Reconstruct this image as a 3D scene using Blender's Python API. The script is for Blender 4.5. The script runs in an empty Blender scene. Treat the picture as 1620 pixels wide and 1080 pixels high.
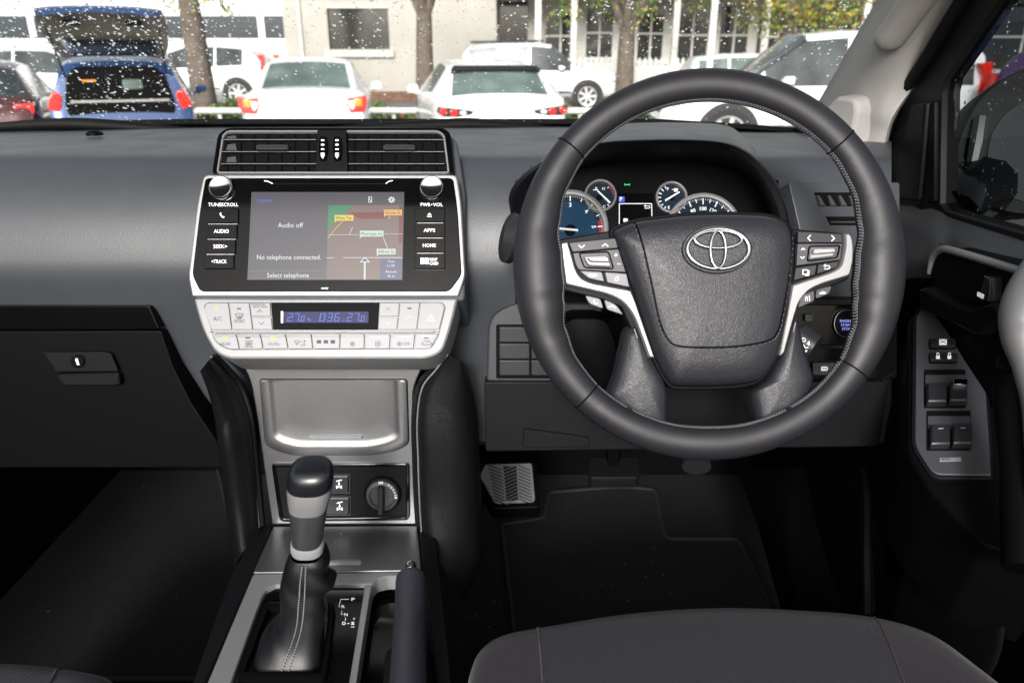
import bpy, bmesh, math, random
from mathutils import Vector, Matrix
from mathutils.geometry import tessellate_polygon
from math import sin, cos, pi, radians, atan, tan, sqrt
random.seed(7)
S = bpy.context.scene
COL = S.collection

# ------------------------------------------------------------------ camera
FPX = 1200.0                       # focal length in pixels of a 1620 px wide picture
TH = atan(465 / 1200)              # pitch below the horizon
EYE = Vector((0, 0, 1.62))
cam_d = bpy.data.cameras.new('camera'); cam = bpy.data.objects.new('camera', cam_d); COL.objects.link(cam)
cam.location = EYE; cam.rotation_euler = (pi / 2 - TH, 0, 0)
cam_d.sensor_fit = 'HORIZONTAL'; cam_d.sensor_width = 36; cam_d.lens = 36 * FPX / 1620
cam_d.clip_start = .05; cam_d.clip_end = 600
cam_d.dof.use_dof = True; cam_d.dof.focus_distance = .86; cam_d.dof.aperture_fstop = 7.5
S.camera = cam

# ------------------------------------------------------------------ sky, sun, exposure
SUN_EL, SUN_AZ = radians(26), radians(-8)      # sun set low behind the camera, doing the work of a flash
W = bpy.data.worlds.new('World'); S.world = W; W.use_nodes = True
nt = W.node_tree; bg = nt.nodes['Background']
sky = nt.nodes.new('ShaderNodeTexSky'); sky.sky_type = 'NISHITA'; sky.sun_disc = False
sky.sun_elevation = SUN_EL; sky.sun_rotation = pi - SUN_AZ
sky.air_density = 1.3; sky.dust_density = 5; sky.ozone_density = 1
hs = nt.nodes.new('ShaderNodeHueSaturation'); hs.inputs['Saturation'].default_value = .34
nt.links.new(sky.outputs[0], hs.inputs['Color']); nt.links.new(hs.outputs[0], bg.inputs[0])
bg.inputs[1].default_value = .09
sd = bpy.data.lights.new('sun', 'SUN'); sd.energy = 1.5; sd.angle = radians(12); sd.color = (1, .99, .982)
sun = bpy.data.objects.new('sun', sd); COL.objects.link(sun)
sdir = Vector((-sin(SUN_AZ) * cos(SUN_EL), cos(SUN_AZ) * cos(SUN_EL), -sin(SUN_EL)))
sun.rotation_euler = sdir.to_track_quat('-Z', 'Y').to_euler(); sun.location = (2, -6, 8)
S.view_settings.view_transform = 'Standard'; S.view_settings.look = 'None'
S.view_settings.exposure = 1.35; S.view_settings.gamma = 1
S.cycles.max_bounces = 10; S.cycles.transparent_max_bounces = 24; S.cycles.transmission_bounces = 8
S.cycles.caustics_refractive = False; S.cycles.caustics_reflective = False
S.cycles.use_denoising = True; S.cycles.sample_clamp_indirect = 6

# ------------------------------------------------------------------ measuring helpers
cT, sT = cos(TH), sin(TH)
def ray(u, v):
    a = (u - 810) / FPX; b = (540 - v) / FPX
    return Vector((a, cT + b * sT, b * cT - sT))
def pt(u, v, t): return EYE + ray(u, v) * t
class PL:                                       # a real plane in the car, read in picture units
    def __init__(s, *q):
        A, B, D = [p if isinstance(p, Vector) else pt(*p) for p in q]
        n = (B - A).cross(D - A).normalized()
        if n.dot(EYE - A) < 0: n = -n
        s.a = A; s.n = n
    def __call__(s, u, v, h=0.0):
        r = ray(u, v); t = (s.a - EYE).dot(s.n) / r.dot(s.n)
        return EYE + r * t + s.n * h
class XF:                                       # a plane with axes in metres
    def __init__(s, o, ex, ey):
        s.o = Vector(o); s.ex = Vector(ex).normalized(); s.ey = Vector(ey).normalized(); s.n = s.ex.cross(s.ey)
    def __call__(s, u, v, h=0.0): return s.o + s.ex * u + s.ey * v + s.n * h

def rp(pts, r=4, n=4):                          # polygon with rounded corners
    out = []; N = len(pts)
    for i, p in enumerate(pts):
        rr = p[2] if len(p) > 2 else r
        P = Vector(p[:2]); A = Vector(pts[i - 1][:2]); B = Vector(pts[(i + 1) % N][:2])
        da, db = (A - P), (B - P)
        k = min(rr, da.length * .48, db.length * .48)
        if k < .01 * 1e-3 or rr == 0: out.append(tuple(P)); continue
        s = P + da.normalized() * k; e = P + db.normalized() * k
        for j in range(n + 1):
            t = j / n; q = s * (1 - t) ** 2 + P * 2 * t * (1 - t) + e * t * t
            out.append((q.x, q.y))
    return out
def rr(u0, v0, u1, v1, r=4, n=4): return rp([(u0, v0), (u1, v0), (u1, v1), (u0, v1)], r, n)
def ell(u, v, a, b=None, n=32): 
    b = a if b is None else b
    return [(u + a * cos(2 * pi * i / n), v + b * sin(2 * pi * i / n)) for i in range(n)]
def inset(poly, d):
    N = len(poly); A = sum(poly[i - 1][0] * poly[i][1] - poly[i][0] * poly[i - 1][1] for i in range(N))
    sg = 1 if A > 0 else -1; out = []
    for i in range(N):
        p = Vector(poly[i]); a = p - Vector(poly[i - 1]); b = Vector(poly[(i + 1) % N]) - p
        if a.length < 1e-9: a = b
        if b.length < 1e-9: b = a
        a.normalize(); b.normalize()
        na = Vector((-a.y, a.x)) * sg; nb = Vector((-b.y, b.x)) * sg
        m = na + nb
        if m.length < 1e-6: m = na
        m.normalize(); k = d / max(.5, m.dot(na))
        q = p + m * k; out.append((q.x, q.y))
    return out
def cr(P, n):                                   # Catmull-Rom through a list of vectors
    P = [Vector(p) for p in P]; out = []
    for i in range(len(P) - 1):
        p0 = P[max(i - 1, 0)]; p1 = P[i]; p2 = P[i + 1]; p3 = P[min(i + 2, len(P) - 1)]
        for j in range(n):
            t = j / n
            out.append(.5 * ((2 * p1) + (p2 - p0) * t + (2 * p0 - 5 * p1 + 4 * p2 - p3) * t * t + (3 * p1 - p0 - 3 * p2 + p3) * t ** 3))
    out.append(P[-1]); return out
def lerp(tab, x):
    if x <= tab[0][0]: return tab[0][1]
    for (a, p), (b, q) in zip(tab, tab[1:]):
        if x <= b:
            k = (x - a) / (b - a); k = k * k * (3 - 2 * k); return p + (q - p) * k
    return tab[-1][1]

_glyph = {}
def glyphs(s, off):
    k = (s, off)
    if k not in _glyph:
        c = bpy.data.curves.new('lettering', 'FONT'); c.body = s; c.offset = off; c.resolution_u = 2
        o = bpy.data.objects.new('lettering', c); m = o.to_mesh()
        _glyph[k] = ([(v.co.x, v.co.y) for v in m.vertices], [tuple(p.vertices) for p in m.polygons])
        o.to_mesh_clear(); bpy.data.objects.remove(o); bpy.data.curves.remove(c)
    return _glyph[k]

def world_origin(o):
    p = Vector((0, 0, 0))
    while o: p += o.location; o = o.parent
    return p

class MB:
    def __init__(s): s.b = bmesh.new(); s.mats = []; s.i = 0
    def use(s, m):
        if m not in s.mats: s.mats.append(m)
        s.i = s.mats.index(m); return s
    def V(s, p): return s.b.verts.new(p)
    def F(s, vs):
        try: f = s.b.faces.new(vs)
        except ValueError: return None
        f.material_index = s.i; f.smooth = True; return f
    def poly(s, pts): return s.F([s.V(p) for p in pts])
    def bridge(s, A, B, closed=True):
        n = len(A)
        for i in range(n if closed else n - 1):
            j = (i + 1) % n; s.F((A[i], A[j], B[j], B[i]))
    def slab(s, pl, poly, h0, h1, bev=.8, bh=None, back=False):
        bh = min(.0012, abs(h1 - h0) * .4) if bh is None else bh
        if bev <= 0:
            R = [[s.V(pl(u, v, h)) for u, v in poly] for h in (h0, h1)]
        else:
            q = inset(poly, bev); q2 = inset(poly, bev * .3)
            R = [[s.V(pl(u, v, h0)) for u, v in poly], [s.V(pl(u, v, h1 - bh)) for u, v in poly],
                 [s.V(pl(u, v, h1 - bh * .3)) for u, v in q2], [s.V(pl(u, v, h1)) for u, v in q]]
        for a, b in zip(R, R[1:]): s.bridge(a, b)
        last = poly if bev <= 0 else q
        for t in ([tuple(range(len(last)))] if len(last) < 5 else tessellate_polygon([[Vector((x, y, 0)) for x, y in last]])):
            f = s.F([R[-1][i] for i in t])
            if f: f.smooth = False
        n = len(last)
        for i in range(n):
            e = s.b.edges.get((R[-1][i], R[-1][(i + 1) % n]))
            if e: e.smooth = False
        if back: s.F(R[0][::-1])
        return s
    def dome(s, pl, poly, rings, c=None):
        cx = sum(p[0] for p in poly) / len(poly); cy = sum(p[1] for p in poly) / len(poly)
        if c: cx, cy = c
        prev = None
        for k, h in rings:
            R = [s.V(pl(cx + (u - cx) * k, cy + (v - cy) * k, h)) for u, v in poly]
            if prev: s.bridge(prev, R)
            prev = R
        C = s.V(pl(cx, cy, rings[-1][1]))
        for i in range(len(prev)): s.F((prev[i], prev[(i + 1) % len(prev)], C))
        return s
    def ring(s, pl, poly, w, h0, h1, bev=.5):
        q = inset(poly, w); a = inset(poly, bev); b = inset(poly, w - bev); bh = min(.001, (h1 - h0) * .4)
        R = [[s.V(pl(u, v, h)) for u, v in P] for P, h in ((poly, h0), (poly, h1 - bh), (a, h1), (b, h1), (q, h1 - bh), (q, h0))]
        for x, y in zip(R, R[1:]): s.bridge(x, y)
        return s
    def line(s, pl, pts, w, h, closed=False):
        P = [Vector(p) for p in pts]; n = len(P)
        for i in range(n if closed else n - 1):
            a, b = P[i], P[(i + 1) % n]; d = b - a
            if d.length < 1e-9: continue
            d.normalize(); m = Vector((-d.y, d.x)) * w / 2; a = a - d * w * .3; b = b + d * w * .3
            hh = h + i * 2e-6
            s.poly([pl(*(a + m), hh), pl(*(b + m), hh), pl(*(b - m), hh), pl(*(a - m), hh)])
        return s
    def fill(s, pl, poly, h): s.poly([pl(u, v, h) for u, v in poly]); return s
    def text(s, pl, txt, u, v, cap, h, al='c', w=None, rot=0, off=0.0, up=-1):
        vs, fs = glyphs(txt, off)
        if not vs: return s
        x0 = min(p[0] for p in vs); x1 = max(p[0] for p in vs)
        k = cap / .682; kx = k if w is None else w / (x1 - x0)
        ox = {'c': (x0 + x1) / 2, 'l': x0, 'r': x1}[al]; c, sn = cos(rot), sin(rot)
        R = []
        for x, y in vs:
            X = (x - ox) * kx; Y = (y - .341) * k * up
            R.append(s.V(pl(u + X * c - Y * sn, v + X * sn + Y * c, h)))
        for f in fs: s.F([R[i] for i in f])
        return s
    def loft(s, rows, cu=False, cap=False):
        R = [[s.V(p) for p in r] for r in rows]
        for a, b in zip(R, R[1:]): s.bridge(a, b, cu)
        if cap: s.F(R[0][::-1]); s.F(R[-1])
        return R
    def tube(s, pts, rad, seg=10, closed=False, caps=True, asp=1.0, up=None):
        P = [Vector(p) for p in pts]; n = len(P); rows = []
        for i in range(n):
            d = (P[(i + 1) % n] - P[i - 1]) if closed else (P[min(i + 1, n - 1)] - P[max(i - 1, 0)])
            d.normalize(); k = up or (Vector((0, 0, 1)) if abs(d.z) < .9 else Vector((0, 1, 0)))
            x = d.cross(k).normalized(); y = x.cross(d)
            r = rad[i] if isinstance(rad, (list, tuple)) else rad
            rows.append([P[i] + (x * cos(2 * pi * j / seg) + y * sin(2 * pi * j / seg) * asp) * r for j in range(seg)])
        if closed: rows.append(rows[0])
        R = s.loft(rows, True)
        if caps and not closed: s.F(R[0][::-1]); s.F(R[-1])
        return s
    def lathe(s, o, ax, prof, seg=24, ry=1.0, xref=None):
        o = Vector(o); ax = Vector(ax).normalized()
        k = xref or (Vector((0, 0, 1)) if abs(ax.z) < .9 else Vector((1, 0, 0)))
        x = ax.cross(k).normalized(); y = ax.cross(x)
        rows = [[o + ax * h + (x * cos(2 * pi * j / seg) + y * sin(2 * pi * j / seg) * ry) * r for j in range(seg)] for r, h in prof]
        R = s.loft(rows, True)
        for k_, q in ((0, prof[0]), (-1, prof[-1])):
            if q[0] > 1e-5: s.F(R[k_])
        return s
    def box(s, a, b):
        (x0, y0, z0), (x1, y1, z1) = a, b
        v = [s.V(p) for p in ((x0, y0, z0), (x1, y0, z0), (x1, y1, z0), (x0, y1, z0), (x0, y0, z1), (x1, y0, z1), (x1, y1, z1), (x0, y1, z1))]
        for f in ((3, 2, 1, 0), (4, 5, 6, 7), (0, 1, 5, 4), (1, 2, 6, 5), (2, 3, 7, 6), (3, 0, 4, 7)): s.F([v[i] for i in f])
        return s
    def build(s, name, parent=None, ang=38, weld=True, mat=None, flat=False):
        if weld: bmesh.ops.remove_doubles(s.b, verts=s.b.verts, dist=1e-6)
        bmesh.ops.recalc_face_normals(s.b, faces=s.b.faces)
        a = radians(ang)
        for e in s.b.edges:
            if len(e.link_faces) != 2 or e.calc_face_angle(0) > a: e.smooth = False
        off = world_origin(parent)
        if off.length: bmesh.ops.translate(s.b, verts=s.b.verts, vec=-off)
        me = bpy.data.meshes.new(name); s.b.to_mesh(me); s.b.free()
        for m in s.mats: me.materials.append(m)
        o = bpy.data.objects.new(name, me); COL.objects.link(o)
        if parent: o.parent = parent
        return o
def tag(o, label, cat, group=None, kind=None):
    if label: o['label'] = label
    if cat: o['category'] = cat
    if group: o['group'] = group
    if kind: o['kind'] = kind
    return o
def thing(name, label, cat, loc=(0, 0, 0), group=None):
    o = bpy.data.objects.new(name, None); COL.objects.link(o); o.location = loc; o.empty_display_size = .1
    return tag(o, label, cat, group)

# ------------------------------------------------------------------ materials
def mk(name, col, rough=.5, metal=0, bump=None, var=None, coat=0, emis=None, spec=.5, rvar=0, sheen=0):
    m = bpy.data.materials.new(name); m.use_nodes = True; n = m.node_tree.nodes; L = m.node_tree.links
    p = n['Principled BSDF']; I = p.inputs
    I['Base Color'].default_value = (*col, 1); I['Roughness'].default_value = rough; I['Metallic'].default_value = metal
    I['Specular IOR Level'].default_value = spec; I['Coat Weight'].default_value = coat; I['Coat Roughness'].default_value = .06
    I['Sheen Weight'].default_value = sheen; I['Sheen Roughness'].default_value = .4
    if emis: I['Emission Color'].default_value = (*emis[0], 1); I['Emission Strength'].default_value = emis[1]
    tc = n.new('ShaderNodeTexCoord')
    def noise(sc, det=4, vec=None):
        t = n.new('ShaderNodeTexNoise'); t.inputs['Scale'].default_value = sc; t.inputs['Detail'].default_value = det
        L.new(vec or tc.outputs['Object'], t.inputs['Vector']); return t
    if var:
        t = noise(var[0], 5); r = n.new('ShaderNodeMapRange'); L.new(t.outputs['Fac'], r.inputs[0])
        r.inputs[1].default_value = .3; r.inputs[2].default_value = .7; r.inputs[3].default_value = 1 - var[1]; r.inputs[4].default_value = 1 + var[1]
        x = n.new('ShaderNodeMix'); x.data_type = 'RGBA'; x.blend_type = 'MULTIPLY'; x.inputs[0].default_value = 1
        x.inputs[6].default_value = (*col, 1); L.new(r.outputs[0], x.inputs[7]); L.new(x.outputs[2], I['Base Color'])
    if rvar:
        t = noise(14, 6); r = n.new('ShaderNodeMapRange'); L.new(t.outputs['Fac'], r.inputs[0])
        r.inputs[1].default_value = .3; r.inputs[2].default_value = .7; r.inputs[3].default_value = max(.02, rough - rvar); r.inputs[4].default_value = rough + rvar
        L.new(r.outputs[0], I['Roughness'])
    if bump:
        kind, sc, st, dist = bump
        b = n.new('ShaderNodeBump'); b.inputs['Strength'].default_value = st; b.inputs['Distance'].default_value = dist
        if kind == 'noise': h = noise(sc, 3).outputs['Fac']
        elif kind == 'leather':
            t = noise(sc * .35, 2); mx = n.new('ShaderNodeMix'); mx.data_type = 'RGBA'; mx.inputs[0].default_value = .012
            L.new(tc.outputs['Object'], mx.inputs[6]); L.new(t.outputs['Color'], mx.inputs[7])
            vo = n.new('ShaderNodeTexVoronoi'); vo.feature = 'DISTANCE_TO_EDGE'; vo.inputs['Scale'].default_value = sc
            L.new(mx.outputs[2], vo.inputs['Vector'])
            r = n.new('ShaderNodeMapRange'); r.inputs[2].default_value = .28; L.new(vo.outputs['Distance'], r.inputs[0]); h = r.outputs[0]
            t2 = noise(28, 3); ad = n.new('ShaderNodeMath'); ad.operation = 'MULTIPLY_ADD'; L.new(t2.outputs['Fac'], ad.inputs[0]); ad.inputs[1].default_value = .5; L.new(h, ad.inputs[2]); h = ad.outputs[0]
        elif kind == 'brushed':
            mp = n.new('ShaderNodeMapping'); mp.inputs['Scale'].default_value = (3, 1, 1); L.new(tc.outputs['Object'], mp.inputs[0])
            mp.inputs['Scale'].default_value = (.02, 1, 1); h = noise(sc, 3, mp.outputs[0]).outputs['Fac']
        elif kind == 'fabric':
            wv = n.new('ShaderNodeTexWave'); wv.inputs['Scale'].default_value = sc; wv.inputs['Distortion'].default_value = 9; wv.inputs['Detail'].default_value = 3; wv.inputs['Detail Scale'].default_value = 1.2
            mp = n.new('ShaderNodeMapping'); mp.inputs['Rotation'].default_value = (0, 0, .5); mp.inputs['Scale'].default_value = (1, .35, 1)
            L.new(tc.outputs['Object'], mp.inputs[0]); L.new(mp.outputs[0], wv.inputs['Vector'])
            t2 = noise(900, 2); ad = n.new('ShaderNodeMath'); ad.operation = 'ADD'; L.new(t2.outputs['Fac'], ad.inputs[0]); L.new(wv.outputs['Fac'], ad.inputs[1]); h = ad.outputs[0]
        L.new(h, b.inputs['Height']); L.new(b.outputs[0], I['Normal'])
    return m
def glass(name, tint=(1, 1, 1), refl=1.0, fr=1.45):
    m = bpy.data.materials.new(name); m.use_nodes = True; n = m.node_tree.nodes; L = m.node_tree.links
    n.remove(n['Principled BSDF']); o = n['Material Output']
    t = n.new('ShaderNodeBsdfTransparent'); t.inputs[0].default_value = (*tint, 1)
    g = n.new('ShaderNodeBsdfGlossy'); g.inputs['Roughness'].default_value = .01; g.inputs[0].default_value = (refl, refl, refl, 1)
    f = n.new('ShaderNodeFresnel'); ge = n.new('ShaderNodeNewGeometry'); mr = n.new('ShaderNodeMapRange'); mr.inputs[3].default_value = fr; mr.inputs[4].default_value = 1 / fr; L.new(ge.outputs['Backfacing'], mr.inputs[0]); L.new(mr.outputs[0], f.inputs[0]); x = n.new('ShaderNodeMixShader')
    L.new(f.outputs[0], x.inputs[0]); L.new(t.outputs[0], x.inputs[1]); L.new(g.outputs[0], x.inputs[2]); L.new(x.outputs[0], o.inputs[0])
    return m
def water_mat():
    m = bpy.data.materials.new('rain_water'); m.use_nodes = True; n = m.node_tree.nodes; L = m.node_tree.links
    n.remove(n['Principled BSDF']); g = n.new('ShaderNodeBsdfGlass'); g.inputs['IOR'].default_value = 1.33; g.inputs['Roughness'].default_value = 0
    L.new(g.outputs[0], n['Material Output'].inputs[0]); return m

M = dict(
 dash=mk('soft_dash_plastic', (.035, .0392, .0455), .44, spec=.5, bump=('noise', 420, .28, .0006), var=(2.5, .12), rvar=.05),
 dashdark=mk('dark_trim_plastic', (.0048, .0049, .0060), .48, spec=.10, bump=('noise', 900, .25, .0006), var=(3, .15), rvar=.06),
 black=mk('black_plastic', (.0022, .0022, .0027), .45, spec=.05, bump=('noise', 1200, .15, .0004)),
 deep=mk('matt_black', (.002, .002, .002), .8, spec=.1),
 doorplas=mk('door_card_plastic', (.026, .0285, .032), .46, spec=.4, bump=('noise', 900, .25, .0006), var=(2.5, .12), rvar=.05),
 gloss=mk('gloss_black', (.0022, .0022, .0026), .09, spec=.16, rvar=.04),
 silver=mk('satin_silver_paint', (.245, .245, .25), .40, .55, bump=('noise', 2500, .06, .0002), rvar=.05),
 brushed=mk('brushed_silver', (.205, .208, .214), .34, .9, bump=('brushed', 2200, .22, .0002), var=(9, .08)),
 key=mk('silver_key_plastic', (.235, .235, .245), .42, .25),
 lever=mk('blue_grey_leather', (.017, .0175, .024), .5, bump=('leather', 520, .25, .0007)),
 rib=mk('highlight_and_ring_grey', (.13, .13, .135), .4),
 knobface=mk('knob_face', (.16, .16, .165), .38, .6),
 chrome=mk('chrome', (.50, .50, .51), .10, 1.0),
 ink=mk('white_print', (.75, .75, .75), .5, emis=((1, 1, 1), .12)),
 greyink=mk('grey_print', (.03, .03, .035), .5),
 gaiter=mk('gaiter_leather', (.0055, .0055, .0070), .36, spec=.35, bump=('leather', 480, .10, .0007), rvar=.04),
 dimink=mk('faint_print', (.42, .42, .44), .5),
 leather=mk('grey_leather', (.0105, .0102, .0132), .47, spec=.36, bump=('leather', 520, .11, .0006), var=(14, .06), rvar=.03),
 leather2=mk('black_leather', (.0042, .0042, .0050), .42, spec=.22, bump=('leather', 480, .22, .0008), rvar=.06),
 pad=mk('airbag_skin', (.0145, .0145, .0185), .42, spec=.40, bump=('leather', 430, .22, .0006), rvar=.03),
 thread=mk('grey_thread', (.22, .22, .23), .8),
 thread2=mk('dark_thread', (.085, .085, .09), .8),
 fabric=mk('seat_fabric', (.0105, .0096, .0158), .9, bump=('fabric', 60, .16, .0010), var=(240, .25), sheen=.08),
 fabric2=mk('seat_side_fabric', (.0115, .0075, .0140), .9, bump=('noise', 700, .5, .001), var=(160, .2), sheen=.10),
 carpet=mk('carpet', (.0075, .0072, .0072), .95, bump=('noise', 500, .9, .004), var=(90, .4)),  # carpet and mats darkened so light falloff sits in their colour
 mat=mk('mat_carpet', (.0105, .0100, .0100), .95, bump=('noise', 700, .8, .003), var=(120, .4)),
 matedge=mk('mat_binding', (.024, .023, .023), .8),
 pillar=mk('pale_grey_trim', (.365, .352, .345), .6, bump=('noise', 700, .3, .0006), var=(3, .05)),
 headliner=mk('headliner_cloth', (.42, .40, .38), .9, bump=('noise', 400, .4, .001)),
 rubber=mk('black_rubber', (.0045, .0045, .005), .55, spec=.2),
 steel=mk('brushed_steel', (.42, .41, .41), .35, .9),
 plate=mk('footrest_plate', (.27, .27, .28), .4, .45),
 greyplas=mk('grey_switch_plastic', (.040, .039, .046), .45, spec=.4, bump=('noise', 900, .2, .0004)),
 cap=mk('lever_cap', (.006, .007, .009), .26, spec=.5, rvar=.04),
 switch=mk('switch_plastic', (.014, .014, .017), .4, spec=.35),
 greykey=mk('grey_wheel_key', (.12, .12, .14), .42),
 glassws=glass('windscreen_glass', (.97, .985, .975), .6),
 glassside=glass('tinted_side_glass', (.34, .37, .37), .6),
 water=water_mat(),
)
def em(name, col, st, base=(.01, .01, .01), rough=.15): return mk(name, base, rough, emis=(col, st))
M.update(lcd=em('display_grey', (.30, .29, .36), .11), lcdline=em('display_line', (.5, .5, .55), .16), lcdtext=em('display_text', (.8, .8, .85), .42),
 mapbrown=em('map_brown', (.36, .25, .235), .22), mapgreen=em('map_green', (.06, .40, .18), .24), mapred=em('map_red', (.45, .07, .08), .18), mapyel=em('map_yellow', (.85, .65, .10), .36),
 maporange=em('map_orange', (.85, .50, .15), .36), mapgrey=em('map_label_grey', (.55, .65, .62), .42), mapink=em('map_ink', (.02, .02, .02), .01), mapblue=em('map_blue', (.10, .12, .28), .3),
 menublue=em('menu_blue', (.12, .16, .75), .35), clock=em('clock_blue', (.16, .22, .75), .45), clockbg=em('clock_back', (.06, .07, .26), .22, (.006, .006, .01)),
 led=em('green_led', (.35, .9, .08), .8), lampgreen=em('green_lamp', (.02, .75, .22), .55), lampblue=em('blue_lamp', (.05, .12, .6), .45),
 gblue=em('gauge_blue', (.010, .070, .15), .20, (.006, .012, .02)), gdark=em('gauge_dark', (.012, .03, .055), .18, (.006, .010, .014)), gink=em('gauge_ink', (.85, .85, .9), .25, (.35, .35, .35)),
 gred=em('gauge_red', (.5, .02, .05), .3), startblue=em('start_blue', (.25, .28, .8), .55))
# ================================================================== CABIN SHELL AND DASHBOARD
shell = thing('cabin_shell', 'dark carpeted cabin floor and bulkhead below the dashboard with unseen roof strip and rear block shaping the light', 'car cabin', (-.2, .9, .58))
m = MB().use(M['carpet'])
m.box((-1.02, -1.0, .55), (.62, 1.78, .58)); m.build('carpet', shell)
m = MB().use(M['deep']); m.box((-1.02, 1.72, .581), (.62, 1.78, 1.40)); m.build('firewall', shell)
m = MB().use(M['dashdark']); m.box((-1.06, -1.0, .5), (-1.02, 1.80, 1.38)); m.build('kick_and_side_panel', shell)  # kick panel run back as an added door side, keeping side light out
m = MB().use(M['dashdark']); m.box((.62, -1.0, .5), (.66, 1.80, 1.22)); m.build('kick_and_side_panel', shell)
m = MB().use(M['headliner']); m.box((-.95, .45, 1.90), (.52, .84, 1.93)); m.build('unseen_roof_strip', shell)  # out-of-view roof cut short: admits light behind, darkens screen reflections

m = MB().use(M['fabric2']); m.slab(XF((0, -1.0, .58), (1, 0, 0), (0, 0, 1)), rr(-1.0, 0, .6, .78, .06, 5), -.15, 0, .02, .02, back=True); m.build('unseen_rear_block', shell)  # unseen seat-back block, added to darken reflections in the glove box

dash = thing('dashboard', 'grey soft plastic dashboard spanning the cabin below the windscreen', 'dashboard', (-.2, 1.1, 1.2))
def dashrow(v, tt, du=0):
    out = []
    for i in range(138):
        u = -220 + i * 11.9
        vv = v; t = tt
        if v < 215: vv = v + 8 * max(0, (517 - u) / 517) ** 2 + 10 * lerp([(880, 0), (1260, 1)], u) 
        if 820 < u < 1240 and 244 < v < 480:                # the well the instruments sit in
            top = 232 + max(0, (900 - u)) * .75 + max(0, (u - 1140)) * .75
            if v > top: t = 1.12
        out.append(pt(u, vv, t))
    return out
prof = [(200, 1.42), (205, 1.30), (225, 1.12), (241, .99), (245, .965), (250, .948), (256, .942), (264, .937), (274, .933), (285, .929), (300, .925), (325, .920), (350, .917), (410, .915), (450, .925), (490, .955), (600, 1.0), (698, 1.04), (704, 1.3)]
m = MB().use(M['dash']); m.loft([dashrow(*p) for p in prof]); m.build('dash_body', dash)
# left gloss strip and glove box
PD = PL((0, 480, .940), (250, 480, .940), (100, 740, .985))
m = MB().use(M['gloss']); m.slab(PD, rp([(-260, 483), (236, 484), (252, 521), (-260, 522)], 4), -.03, 0, 1.5); m.build('gloss_strip', dash)
m = MB().use(M['black']); m.slab(PD, rp([(-260, 525), (253, 524), (272, 580), (302, 640), (342, 700), (350, 741), (-260, 741)], 5), -.05, -.003, 2); gb = m.build('glove_box_lid', dash)  # black plastic, darkened further to take in the falloff of light
m = MB().use(M['dashdark']); m.slab(PD, rp([(71, 556), (165, 555), (178, 558), (190, 586), (92, 587)], 3), -.004, .004, 1)
m.slab(PD, rp([(92, 589), (192, 587), (195, 607), (180, 609), (108, 609), (100, 604)], 5), -.004, .007, 3, .004); lt = m.build('latch', gb)
m = MB().use(M['black']).slab(PD, ell(127, 570, 11, 10.5), .003, .0065, 1); m.use(M['ink']); m.slab(PD, ell(126, 567, 2.4, 2.4, 12), .0064, .0068, .2); m.slab(PD, [(124.5, 568), (128, 568), (130.5, 575), (126.5, 575)], .0064, .0068, .2); m.build('lock', lt)
m = MB().use(M['black']); m.lathe(pt(150, 214, 1.2), (0, 0, 1), [(.013, 0), (.012, .004), (.007, .007), (0, .008)], 16); m.build('light_sensor', dash)
# centre vent pod
PV = PL((350, 205, .918), (700, 205, .918), (520, 272, .902))
m = MB().use(M['dash']); pod = rp([(336, 276), (344, 216), (360, 200), (700, 200), (722, 212), (736, 300), (735, 470), (300, 470), (322, 276, 0)], 8)
m.slab(PV, pod, -.16, -.012, 3, .004); m.build('vent_pod', dash)
vp = MB().use(M['gloss']); vp.slab(PV, rp([(333, 275), (343, 210), (358, 200), (702, 200), (714, 210), (719, 275)], 9), -.012, -.002, 2, .002)
vp = vp.build('vent_panel', dash)
op = rp([(342.5, 276), (352, 214), (361, 207), (694, 207), (704, 214), (712, 276)], 7)
m = MB().use(M['silver']); m.ring(PV, op, 3.6, -.003, .002, .8); m.build('chrome_surround', vp)
def lv(u0, u1, ul):
    m = MB().use(M['deep']); m.fill(PV, [(u0 - 2, 210), (u1 + 2, 210), (u1 + 4, 273), (u0 - 4, 273)], -.0015); m.build('vent_opening', vp)
    for v in (222, 241, 260):
        m = MB().use(M['black']); PVs = PV
        a = [PV(u, v + dv, h) for u, dv, h in ((u0, 1.2, .0015), (u1, 1.2, .0015))]
        m.slab(PV, [(u0, v - 1.5), (u1, v - 1.5), (u1 + .5, v + 1.3), (u0 - .5, v + 1.3)], -.0015, .0022, .6, .0006)
        m.use(M['rib']); m.slab(PV, [(u0, v + .2), (u1, v + .2), (u1, v + 1.3), (u0, v + 1.3)], .0021, .0026, .2); m.build('slat', vp)  # lighter strip paints a highlight along the slat's front edge
    m = MB().use(M['black'])
    for k in range(7):
        u = u0 + (u1 - u0) * (k + .4) / 7
        for va, vb in ((212, 219.5), (225, 238), (243.5, 257), (262.5, 271)): m.slab(PV, [(u - 1.2, va), (u + 1.2, va), (u + .9, vb), (u - 1.5, vb)], -.0014, .0002, .3)
    m.build('vane', vp)
    if ul < 500:
        m = MB().use(M['greyplas'])
        for va, vb in ((216, 220), (229, 238), (249, 257)): m.slab(PV, [(u0 + 9, va), (u0 + 22, va - 1.5), (u0 + 24, vb), (u0 + 7, vb)], -.001, .0006, .4)
        m.build('vent_flap', vp)
    m = MB().use(M['switch']); m.slab(PV, rr(ul, 233, ul + 52, 242, 4), 0, .007, 1.2, .002); m.use(M['greyplas']); m.ring(PV, rr(ul + 3, 234.5, ul + 49, 240, 2.5), .8, .0068, .0074, .3); m.build('vent_tab', vp)
lv(351, 501, 407); lv(552, 703, 606.5)
m = MB().use(M['dashdark']); m.slab(PV, [(503, 208), (549, 208), (551, 273), (501, 273)], -.001, .004, 1.5); mid = m.build('vent_divider', vp)
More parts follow.
